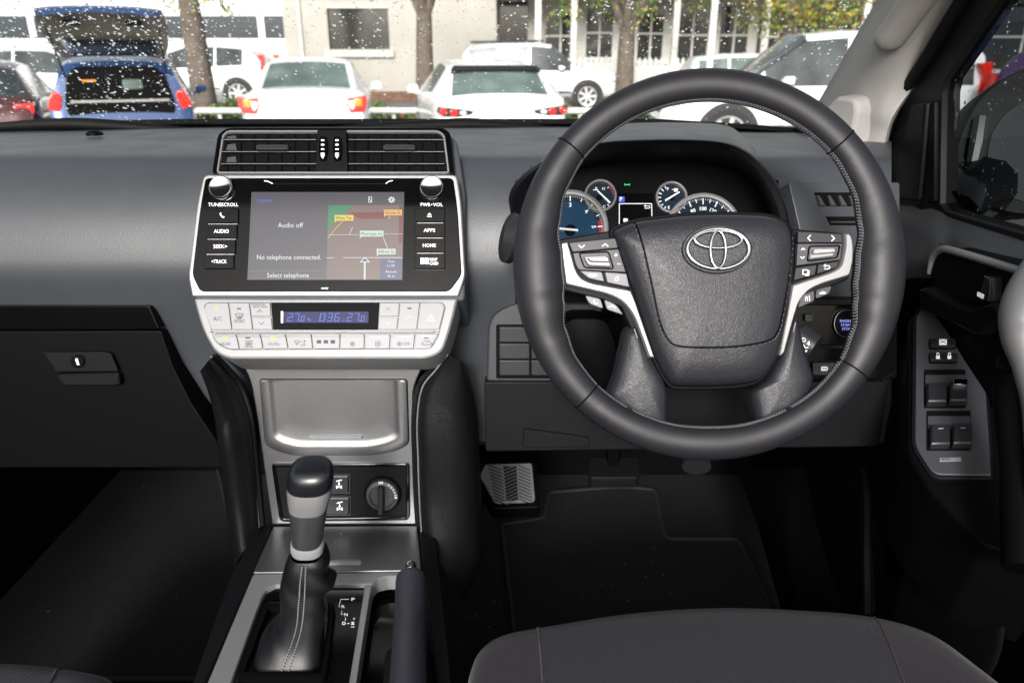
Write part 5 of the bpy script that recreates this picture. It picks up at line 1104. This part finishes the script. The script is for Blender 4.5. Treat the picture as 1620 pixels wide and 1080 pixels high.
def rearplane(y, tilt=0): return XF((0, y, 0), (1, 0, 0), (0, sin(tilt), cos(tilt)))
def sideplane(x): return XF((x, 0, 0), (0, 1 if x > 0 else -1, 0), (0, 0, 1))
def mirror(root, x, y, z, mat, s=1):
    m = MB().use(mat); sg = 1 if x > 0 else -1
    pl = XF((x + sg * .10, y, z), (1, 0, 0), (0, 0, 1)); m.dome(pl, rr(-.085, -.055, .085, .065, .04, 5), [(.6, -.16), (.95, -.09), (1, -.02), (.96, 0), (.5, .003)]); m.tube([(x - sg * .02, y + .05, z - .06), (x + sg * .08, y + .05, z - .05)], .03, 8); m.build('mirror', root)
def place(t, x, y, rz): t.location = (x, y, 0); t.rotation_euler = (0, 0, rz)
def P2(m, pl, poly, h0, h1, mat, bev=.008): m.use(mat); m.slab(pl, poly, h0, h1, bev, .006)
# --- white sedan, seen from behind
c = thing('sedan_car', 'white sedan car parked nose in, red and amber tail lamps', 'car', group='cars parked in the car park')
st = [(0, .93, .90, .70, .62, .42, ''), (.03, .99, .95, .80, .68, .34, ''), (.12, 1.04, .985, .855, .70, .27, ''), (.40, 1.065, .99, .875, .71, .24, ''), (.62, 1.075, .995, .88, .70, .24, 'W'), (1.20, 1.40, 1.0, .88, .61, .24, ''), (1.32, 1.43, 1.0, .88, .60, .24, 'S'), (1.75, 1.465, .99, .88, .585, .24, 'S'), (2.3, 1.455, .97, .88, .585, .24, 'S'), (2.75, 1.36, .95, .88, .60, .24, 'w'), (3.45, 1.02, .94, .87, .68, .24, ''), (4.2, .86, .80, .82, .62, .24, ''), (4.5, .66, .62, .66, .5, .3, '')]
carbody(c, st, M['white'], M['carglasslight'], .88)
for sx in (-1, 1):
    m = MB(); pl = rearplane(.03); X = lambda a: a * sx
    P2(m, pl, [(X(.86), .985), (X(.60), .97), (X(.585), .86), (X(.64), .755), (X(.83), .78), (X(.872), .88)], -.09, .035, M['redlens'], .015); P2(m, pl, [(X(.80), .955), (X(.70), .95), (X(.69), .85), (X(.80), .85)], .03, .042, M['amber'], .02); P2(m, pl, [(X(.70), .93), (X(.615), .92), (X(.61), .85), (X(.66), .80), (X(.69), .82)], .03, .042, M['clearlens'], .015); m.build('tail_lamp', c)
    mirror(c, sx * .88, 2.75, 1.0, M['white']); wheel(c, sx * .86, .95, .32); wheel(c, sx * .86, 3.6, .32)
m = MB(); P2(m, rearplane(-.002), rr(-.19, .71, .19, .83, .015), -.02, .012, M['plate'], .004); P2(m, rearplane(-.002), rr(-.26, .86, .26, .885, .01), -.02, .012, M['chrome'], .004); m.use(M['greyink']); m.build('number_plate', c)
m = MB(); P2(m, rearplane(.02), [(-.80, .38), (.80, .38), (.84, .66), (-.84, .66)], -.02, .04, M['white'], .05); m.build('bumper', c)
place(c, gx(477, 11.0), 11.0, radians(9))
# --- white hatchback, turned a little
c = thing('hatchback_car', 'white hatchback with dark slim tail lamps parked beside the sedan', 'car', group='cars parked in the car park')
st = [(0, .80, .76, .72, .60, .40, ''), (.04, .90, .88, .83, .70, .32, ''), (.12, .99, .96, .875, .72, .26, ''), (.24, 1.03, .99, .89, .73, .24, 'W'), (.62, 1.30, 1.02, .895, .655, .24, ''), (.78, 1.375, 1.03, .895, .625, .24, ''), (.95, 1.40, 1.03, .895, .61, .24, 'S'), (1.55, 1.445, 1.0, .895, .59, .24, 'S'), (2.2, 1.44, .97, .895, .59, .24, 'S'), (2.7, 1.33, .95, .895, .61, .24, 'w'), (3.4, 1.02, .94, .88, .68, .24, ''), (4.1, .86, .80, .83, .62, .24, ''), (4.4, .64, .6, .66, .5, .3, '')]
carbody(c, st, M['white'], M['carglasslight'], .89, light=M['carglasslight'])
m = MB().use(M['blackcar']); m.slab(XF((0, .63, 1.335), (1, 0, 0), (0, .85, .5)), [(-.62, -.04), (.62, -.04), (.57, .055), (-.57, .055)], -.03, .035, .01, .005); m.build('roof_spoiler', c)
for sx in (-1, 1):
    m = MB(); pl = rearplane(.03); X = lambda a: a * sx
    P2(m, pl, [(X(.86), .90), (X(.70), .885), (X(.40), .845), (X(.42), .80), (X(.62), .765), (X(.80), .78), (X(.875), .83)], -.09, .035, M['blackcar'], .012); P2(m, pl, ell(X(.66), .822, .055, .045, 16), .03, .043, M['redlens'], .006); P2(m, pl, ell(X(.80), .84, .05, .045, 16), .03, .043, M['redlens'], .006); P2(m, pl, ell(X(.54), .822, .045, .026, 16), .03, .043, M['clearlens'], .006); m.build('tail_lamp', c)
    mirror(c, sx * .90, 2.6, 1.0, M['white']); wheel(c, sx * .875, .85, .33); wheel(c, sx * .875, 3.5, .33)
m = MB(); m.use(M['steel']); m.ring(rearplane(.06), ell(0, .84, .065, .052, 24), .014, -.01, .03, .003); m.line(rearplane(.06), [(-.055, .85), (-.02, .84), (0, .825), (.02, .84), (.055, .85)], .014, .03); m.build('badge', c)
m = MB(); P2(m, rearplane(-.002), rr(-.19, .52, .19, .64, .015), -.02, .012, M['plate'], .004); m.build('number_plate', c)
place(c, gx(797, 10.4), 10.4, radians(11))
# --- blue hatchback with its tailgate up
c = thing('hatchback_car', 'blue hatchback with its tailgate raised over a dark open boot', 'car', group='cars parked in the car park')
st = [(0, .62, .60, .74, .68, .36, ''), (.04, .66, .64, .82, .74, .28, ''), (.10, 1.30, .98, .84, .66, .24, ''), (.22, 1.44, 1.0, .845, .62, .22, ''), (.5, 1.50, 1.0, .845, .60, .22, 'S'), (1.2, 1.535, .99, .845, .59, .22, 'S'), (2.1, 1.50, .96, .845, .58, .22, 'S'), (2.7, 1.32, .94, .845, .60, .22, 'w'), (3.2, 1.02, .92, .84, .66, .22, ''), (3.7, .86, .8, .80, .6, .22, ''), (3.95, .62, .58, .62, .5, .3, '')]
carbody(c, st, M['blue'], M['carglass'], .84)
m = MB(); pl = rearplane(.085); P2(m, pl, rp([(-.60, .63), (.60, .63), (.64, .95), (.56, 1.30), (.44, 1.40), (-.44, 1.40), (-.56, 1.30), (-.64, .95)], .08, 5), -.02, .03, M['lining'], .02); P2(m, pl, rr(-.575, .965, .575, .995, .01), .02, .045, M['kerb'], .006); P2(m, pl, rr(.05, 1.12, .28, 1.24, .03), .02, .034, M['carglasslight'], .006); P2(m, pl, rr(-.40, 1.215, -.24, 1.24, .01), .02, .036, M['amber'], .004); m.build('boot_opening', c)  # solid near-black panel paints the shade inside the open boot
for sx in (-1, 1):
    m = MB(); X = lambda a: a * sx; P2(m, rearplane(.12), [(X(.655), 1.06), (X(.74), 1.12), (X(.80), 1.02), (X(.845), .90), (X(.72), .86), (X(.68), .93)], -.05, .07, M['redlens'], .012); m.build('tail_lamp', c)
    mirror(c, sx * .86, 2.55, 1.0, M['blue']); wheel(c, sx * .83, .75, .29); wheel(c, sx * .83, 3.1, .29)
    m = MB().use(M['blackcar']); m.tube([(sx * .58, .12, 1.25), (sx * .60, -.42, 1.82)], .012, 6); m.build('gas_strut', c)
m = MB(); A = [(0, .30, 1.53), (0, .05, 1.68), (0, -.35, 1.90), (0, -.62, 2.02), (0, -.72, 2.00)]; wv = [.58, .66, .70, .66, .56]
m.use(M['blue']); rows = [[Vector((x * w_, a[1], a[2] + .05 - .04 * abs(x) ** 3)) for x in [q / 8 - 1 for q in range(17)]] for a, w_ in zip(A, wv)]; lowr = [[p - Vector((0, -.01, .06)) for p in r] for r in rows]
U = m.loft(rows); m.use(M['trimbeige']); Lw = m.loft([r for r in lowr]); m.use(M['blue'])
for a, b in ((U, Lw),):
    m.bridge(a[0], b[0], False); m.bridge(a[-1], b[-1], False); m.bridge([r[0] for r in a], [r[0] for r in b], False); m.bridge([r[-1] for r in a], [r[-1] for r in b], False)
tg = m.build('tailgate', c)
m = MB().use(M['carglass']); m.poly([(-.48, .22, 1.513), (.48, .22, 1.513), (.54, -.12, 1.705), (-.54, -.12, 1.705)]); m.build('tailgate_window', tg); m = MB().use(M['blackcar']); [m.slab(XF((x, -.45, 1.878), (1, 0, 0), (0, -.42, .2)), rr(-.09, -.05, .09, .05, .03), 0, -.02, .005) for x in (-.33, .33)]; m.build('lining_recess', tg)
place(c, gx(186, 10.1), 10.1, radians(21))
# --- maroon car at the left edge
c = thing('hatchback_car', 'maroon car with dark windows at the left edge of the car park', 'car', group='cars parked in the car park')
st = [(0, .72, .70, .72, .60, .40, ''), (.05, .86, .84, .83, .70, .30, ''), (.2, 1.0, .97, .87, .70, .24, 'w'), (.75, 1.36, 1.0, .88, .62, .24, ''), (.9, 1.40, 1.0, .88, .60, .24, 'S'), (1.6, 1.44, .98, .88, .59, .24, 'S'), (2.4, 1.40, .95, .88, .59, .24, 'S'), (2.8, 1.28, .94, .88, .61, .24, 'w'), (3.5, 1.0, .92, .87, .68, .24, ''), (4.2, .84, .78, .80, .6, .24, ''), (4.4, .62, .58, .66, .5, .3, '')]
carbody(c, st, M['maroon'], M['carglass'], .88)
for sx in (-1, 1):
    m = MB(); X = lambda a: a * sx; P2(m, rearplane(.12), [(X(.86), .93), (X(.62), .90), (X(.60), .80), (X(.84), .78)], -.05, .06, M['redlens'], .012); m.build('tail_lamp', c); mirror(c, sx * .89, 2.6, 1.0, M['silverpaint']); wheel(c, sx * .86, .85, .32); wheel(c, sx * .86, 3.5, .32)
place(c, gx(-78, 10.2), 10.2, radians(24))
# --- four wheel drives and other cars side on (length along local y, nose at high y)
SUV = [(0, .95, .92, .80, .70, .50, ''), (.04, 1.06, 1.02, .90, .74, .42, ''), (.14, 1.55, 1.08, .935, .72, .38, ''), (.30, 1.74, 1.10, .94, .70, .36, 'S'), (1.15, 1.83, 1.10, .94, .69, .36, ''), (1.22, 1.83, 1.10, .94, .69, .36, 'S'), (2.05, 1.84, 1.09, .94, .69, .36, ''), (2.13, 1.84, 1.09, .94, .69, .36, 'S'), (2.72, 1.79, 1.08, .94, .68, .36, 'Sw'), (3.30, 1.32, 1.07, .94, .74, .36, 'w'), (3.45, 1.20, 1.07, .94, .80, .36, ''), (4.1, 1.12, 1.03, .93, .80, .36, ''), (4.55, 1.04, .96, .88, .74, .38, ''), (4.72, .86, .80, .80, .66, .42, ''), (4.80, .62, .60, .72, .6, .46, '')]
CROSS = [(0, .92, .90, .78, .70, .48, ''), (.05, 1.08, 1.04, .88, .74, .40, ''), (.30, 1.30, 1.12, .92, .70, .36, ''), (.62, 1.56, 1.14, .925, .66, .34, ''), (.75, 1.62, 1.13, .925, .65, .34, 'S'), (1.5, 1.70, 1.10, .925, .64, .34, ''), (1.56, 1.70, 1.10, .925, .64, .34, 'S'), (2.4, 1.68, 1.06, .925, .64, .34, 'S'), (2.85, 1.52, 1.05, .925, .66, .34, 'Sw'), (3.3, 1.22, 1.04, .92, .74, .34, 'w'), (3.5, 1.10, 1.03, .92, .78, .34, ''), (4.1, .98, .92, .90, .74, .34, ''), (4.5, .74, .70, .80, .66, .38, ''), (4.6, .60, .58, .70, .60, .42, '')]
def suv(label, paint, k, x, y, rz, st=SUV, rw=.385, lamp=True, gl='carglass', rack=False):
    c = thing('suv_car', label, 'car', group='cars parked in the car park')
    ss = [tuple([a * k for a in s[:6]]) + (s[6],) for s in st]; hw = ss[5][3]; carbody(c, ss, paint, M[gl], hw)
    for sx in (-1, 1):
        for yy in (.95 * k, 3.80 * k): arch(c, sx * (hw + .006), yy, rw * 1.22, rw); wheel(c, sx * (hw + .012), yy, rw)
        m = MB(); X = lambda a: a * sx; P2(m, rearplane(.13 * k), [(X(.90 * k), 1.42 * k), (X(.80 * k), 1.40 * k), (X(.78 * k), .98 * k), (X(.92 * k), .98 * k)], -.06, .03, M['redlens'], .012); sp_ = sideplane(sx * hw); P2(m, sp_, [(sx * .06 * k, .98 * k), (sx * .24 * k, 1.0 * k), (sx * .20 * k, 1.22 * k), (sx * .30 * k, 1.40 * k), (sx * .12 * k, 1.42 * k)], -.10, .012, M['redlens'], .01); m.build('tail_lamp', c)
        m = MB(); P2(m, sideplane(sx * hw * .93), [(sx * 4.30 * k, .98 * k), (sx * 4.62 * k, .90 * k), (sx * 4.66 * k, .80 * k), (sx * 4.35 * k, .82 * k)], -.10, .055, M['clearlens'], .01); m.build('headlamp', c)
        mirror(c, sx * hw, 2.95 * k, 1.16 * k, paint)
        m = MB().use(M['blackcar'])
        for yy in (1.18 * k, 2.09 * k, 3.0 * k): m.line(sideplane(sx * (hw + .002)), [(sx * yy, .45 * k), (sx * yy, 1.02 * k)], .010, .0015)
        m.line(sideplane(sx * (hw + .002)), [(sx * 1.45 * k, .5 * k), (sx * 3.3 * k, .5 * k)], .05, .002)
        for yy in (1.36 * k, 2.28 * k): m.use(M['chrome']); m.tube([(sx * (hw + .015), yy, .97 * k), (sx * (hw + .02), yy + .16, .97 * k)], .014, 6)
        m.build('side_trim', c)
    if rack:
        m = MB().use(M['blackcar'])
        for sx in (-.55, .55): m.tube([(sx * k, .35 * k, 1.86 * k), (sx * k, 2.5 * k, 1.90 * k)], .03, 6)
        m.build('roof_rail', c)
    m = MB().use(M['blackcar']); m.slab(XF((0, 4.80 * k, 0), (-1, 0, 0), (0, 0, 1)), rr(-.45 * k, .62 * k, .45 * k, .95 * k, .05), -.12, -.01, .01); m.build('grille', c)
    place(c, x, y, rz); return c
# rz = +90 deg: nose to the left; -90 deg: nose to the right
suv('large white four wheel drive parked side on at the right', M['white'], 1.0, gx(1548, 12.2), 12.6, radians(87), gl='carglass', rack=False)
suv('white wagon with roof rack side on behind the white hatchback', M['white'], .94, gx(728, 22.5), 23.0, radians(-92), rw=.36, rack=True)
suv('white compact four wheel drive side on behind the left tree', M['white'], 1.0, gx(437, 24), 24.2, radians(92), rw=.37, st=CROSS)
suv('white car facing right at the far left behind the maroon car', M['white'], .95, gx(-35, 21), 21.0, radians(-88), rw=.34, st=CROSS)
suv('white car roof showing behind the white pole', M['white'], .80, gx(1082, 19), 19.3, radians(-90), rw=.34, gl='carglasslight')
suv('dark violet car seen through the side window', M['violet'], .90, gx(1735, 9.2), 10.4, radians(-80), rw=.34)
# --- coach at the far left
c = thing('coach', 'long white coach with a dark window band at the far left', 'coach', (gx(150, 31), 31, 0))
x0, x1 = gx(-160, 31), gx(462, 31)
m = MB().use(M['bus']); m.slab(XF((0, 31, 0), (1, 0, 0), (0, 0, 1)), rr(x0, .35, x1, 4.6, .15, 4), -2.5, 0, .06, .05); m.build('body', c)
m = MB().use(M['busglass']); pl = XF((0, 31, 0), (1, 0, 0), (0, 0, 1))
for a, b in ((-150, 64), (74, 250), (254, 418), (428, 461)): m.slab(pl, rr(gx(a, 31), 1.93, gx(b, 31), 2.72, .05), -.02, .012, .01)
m.build('window_band', c)
m = MB().use(M['tyre'])
for u in (20, 360): m.lathe((gx(u, 31), 31.02, .5), (0, -1, 0), [(.5, -.2), (.5, .01), (.3, .02), (.01, .0)], 24)
m.build('wheel', c)
# --- buildings
b = thing('building', 'beige rendered building wall with one wide dark window', 'building', (gx(620, 26), 26, 0))
pl = XF((0, 26, 0), (1, 0, 0), (0, 0, 1)); xa, xb = gx(458, 26), gx(786, 26); wx0, wx1, wz0, wz1 = gx(526, 26), gx(620, 26), 1.55, 2.78
m = MB().use(M['wall']); 
for q in ((xa, 0, xb, wz0), (xa, wz1, xb, 5.5), (xa, wz0, wx0, wz1), (wx1, wz0, xb, wz1)): m.poly([pl(q[0], q[1]), pl(q[2], q[1]), pl(q[2], q[3]), pl(q[0], q[3])])
m.box((xa, 26.25, 0), (xb, 32, 5.5)); m.build('wall', b)
m = MB().use(M['pane']); m.poly([pl(wx0, wz0, -.12), pl(wx1, wz0, -.12), pl(wx1, wz1, -.12), pl(wx0, wz1, -.12)]); m.build('window', b)
m = MB().use(M['sill']); m.box((wx0 - .12, 25.86, wz0 - .22), (wx1 + .12, 26.1, wz0 - .01)); m.box((wx0, 25.97, wz1 - .02), (wx1, 26.12, wz1 + .06)); m.build('window_sill', b)
m = MB().use(M['brickred']); m.box((xa, 25.93, 0), (xb, 25.998, .28)); m.build('plinth', b)
m = MB().use(M['wallwhite']); m.tube([(gx(484, 26), 25.93, 0), (gx(484, 26), 25.93, 5.4)], .05, 8); m.build('downpipe', b)
b = thing('veranda_building', 'cream building with white veranda posts and dark windows at the right', 'building', (gx(1100, 28), 28, 0))
xa, xb = gx(787, 28), gx(2100, 28); m = MB().use(M['wallwhite']); m.box((xa, 28.0, 0), (xb, 34, 5)); m.build('wall', b)
for a, w_, z0, z1 in ((792, 42, 1.0, 3.9), (862, 46, 1.2, 2.75), (925, 40, 1.3, 2.85), (1005, 38, 1.2, 2.9), (1066, 46, 1.1, 2.9), (1132, 42, 1.1, 2.9), (1190, 30, 1.1, 2.8), (1262, 150, 1.4, 2.9), (1440, 70, 1.2, 2.8), (1540, 120, .9, 3.0), (1700, 90, 1, 2.8)):
    x0 = gx(a, 28); x1 = gx(a + w_, 28); m = MB().use(M['pane']); m.box((x0, 27.93, z0), (x1, 27.995, z1)); w1 = m.build('window', b)
    m = MB().use(M['wallwhite'])
    if a not in (792,): m.box((x0, 27.90, (z0 + z1) / 2 - .03), (x1, 27.928, (z0 + z1) / 2 + .03)); m.box(((x0 + x1) / 2 - .03, 27.905, z0), ((x0 + x1) / 2 + .03, 27.926, z1))
    m.box((x0 - .08, 27.88, z0 - .10), (x1 + .08, 27.992, z0 - .002)); m.build('frame', w1)
m = MB().use(M['roofred']); m.poly([(xa, 25.6, 3.35), (xb, 25.6, 3.35), (xb, 28.2, 4.2), (xa, 28.2, 4.2)]); m.build('roof', b)
m = MB().use(M['wallwhite']); m.box((xa, 25.55, 3.02), (xb, 25.7, 3.22)); m.build('beam', b)
for u in (850, 905, 1062, 1200, 1352, 1480, 1620, 1800):
    m = MB().use(M['wallwhite']); x = gx(u, 25.7); m.box((x - .09, 25.56, 0), (x + .09, 25.72, 3.02)); m.build('post', b)
f = thing('picket_fence', 'white picket fence in front of the veranda building', 'fence', (gx(1000, 24), 24.6, 0)); m = MB().use(M['rail'])
x = gx(880, 24.6); xe = gx(1240, 24.6)
while x < xe: m.poly([(x, 24.6, .12), (x + .10, 24.6, .12), (x + .10, 24.6, 1.26), (x + .05, 24.6, 1.34), (x, 24.6, 1.26)]); x += .165
m.box((gx(880, 24.6), 24.61, .35), (xe, 24.66, .43)); m.box((gx(880, 24.6), 24.61, 1.0), (xe, 24.66, 1.08)); m.build('pickets', f)
# --- rail, pole, trees, hedge
t = thing('barrier_rail', 'low white barrier rail behind the parked cars', 'barrier', (gx(600, 16.3), 16.3, 0)); m = MB().use(M['rail']); m.tube([(gx(-100, 16.3), 16.3, .40), (gx(1050, 16.3), 16.3, .40)], .062, 10); m.build('rail', t)
m = MB().use(M['rail']); [m.tube([(gx(u, 16.3), 16.35, 0), (gx(u, 16.3), 16.35, .36)], .04, 8) for u in (60, 340, 620, 920)]; m.build('rail_post', t)
t = thing('pole', 'tall white metal pole in front of the picket fence', 'pole', (gx(1120, 15.5), 15.5, 0)); m = MB().use(M['polewhite']); m.tube([(gx(1120, 15.5), 15.5, 0), (gx(1120, 15.5), 15.5, 6)], .062, 14); m.build('shaft', t); m = MB().use(M['kerb']); m.lathe((gx(1120, 15.5), 15.5, 0), (0, 0, 1), [(.16, 0), (.16, .03), (.08, .06), (.0, .07)], 16); m.build('foot', t)
def tree(u, y, w, fork, label, seed, lean=0, ymix=.3, nl=900, low=2.9, hang=0):
    rn = random.Random(seed); x = gx(u, y); t = thing('street_tree', label, 'tree', (x, y, 0), 'trees along the verge'); m = MB().use(M['bark'])
    P = cr([Vector((x, y, 0)), Vector((x + lean * .3, y, fork * .5)), Vector((x + lean, y, fork))], 6); m.tube(P, [w * (.62 - .16 * i / (len(P) - 1)) + (.12 * w if i == 0 else 0) for i in range(len(P))], 12); tips = []
    for k, (dx, dy) in enumerate(((-.55, .1), (.5, -.2), (.1, .5), (-.1, -.5))):
        A = P[-1] - Vector((0, 0, .1)); Bq = A + Vector((dx * .8, dy * .8, .9)); Cq = A + Vector((dx * 2.2, dy * 2.2, 2.4)); m.tube(cr([A, Bq, Cq], 5), [w * .33 - w * .022 * i for i in range(11)], 8); tips += [Bq, Cq]
        for q in range(3): e = Bq + (Cq - Bq) * rn.random(); f_ = e + Vector((rn.uniform(-1.1, 1.1), rn.uniform(-1, 1), rn.uniform(-.3, .9))); m.tube([e, f_], [w * .10, w * .03], 5); tips.append(f_)
    m.build('trunk', t); m = MB(); ms = (M['leaf'], M['leafy'], M['leafr']); cl = []
    for q in range(46): e = rn.choice(tips); cl.append(Vector((e.x + rn.gauss(0, .7), e.y + rn.gauss(0, .7), max(low, e.z + rn.gauss(.1, .55)))))
    for q in range(hang): cl.append(Vector((x + rn.uniform(-1.9, 2.1), y + rn.uniform(-1, 1), low + .9 * rn.random() ** 1.4)))
    for q in range(nl):
        p = rn.choice(cl) + Vector((rn.gauss(0, .2), rn.gauss(0, .2), rn.gauss(0, .16))); m.use(ms[0 if rn.random() > ymix else (1 if rn.random() < .88 else 2)])
        a = Vector((rn.gauss(0, 1), rn.gauss(0, 1), rn.gauss(0, 1))).normalized(); b_ = a.orthogonal().normalized(); s = rn.uniform(.035, .075); m.poly([p - a * s, p + b_ * s * .6, p + a * s, p - b_ * s * .6])
    m.build('crown', t, weld=False)
tree(320, 17.5, .46, 2.55, 'brown tree trunk behind the blue hatchback', 1, lean=-.05, nl=900, low=2.4, ymix=.6, hang=10)
tree(672, 20.0, .40, 2.35, 'dark forked tree trunk against the beige wall', 2, lean=.05, nl=300)
tree(988, 20.5, .42, 2.0, 'pale forked tree trunk in front of the picket fence', 3, ymix=.25, nl=2200, low=2.35, hang=12)
tree(1235, 18.5, .30, 3.4, 'leafy green and yellow tree above the large four wheel drive', 4, ymix=.45, nl=5200, low=2.05, hang=40)
def shrub(x0, x1, y0, y1, z0, z1, n, seed):
    rn = random.Random(seed); m = MB().use(M['hedge'])
    for q in range(n):
        x = rn.uniform(x0, x1); p = Vector((x, rn.uniform(y0, y1), z0 + (z1 - z0) * rn.random() ** .7 * (.7 + .3 * sin(x * 3.1 + seed)))); a = Vector((rn.gauss(0, 1), rn.gauss(0, 1), rn.gauss(0, 1))).normalized(); b_ = a.orthogonal().normalized(); s = rn.uniform(.05, .10); m.use(M['hedge'] if rn.random() > .08 else M['leafr']); m.poly([p - a * s, p + b_ * s * .6, p + a * s, p - b_ * s * .6])
    return m.build('ground_cover', weld=False)
o = shrub(gx(-60, 17), gx(400, 17), 16.8, 18.2, .1, .58, 3200, 1); tag(o, 'low green ground cover on the verge at left', 'ground cover', kind='stuff')
o = shrub(gx(560, 17), gx(1060, 17), 16.8, 18.2, .1, .45, 2600, 5); tag(o, 'low green ground cover on the verge behind the hatchbacks', 'ground cover', kind='stuff')
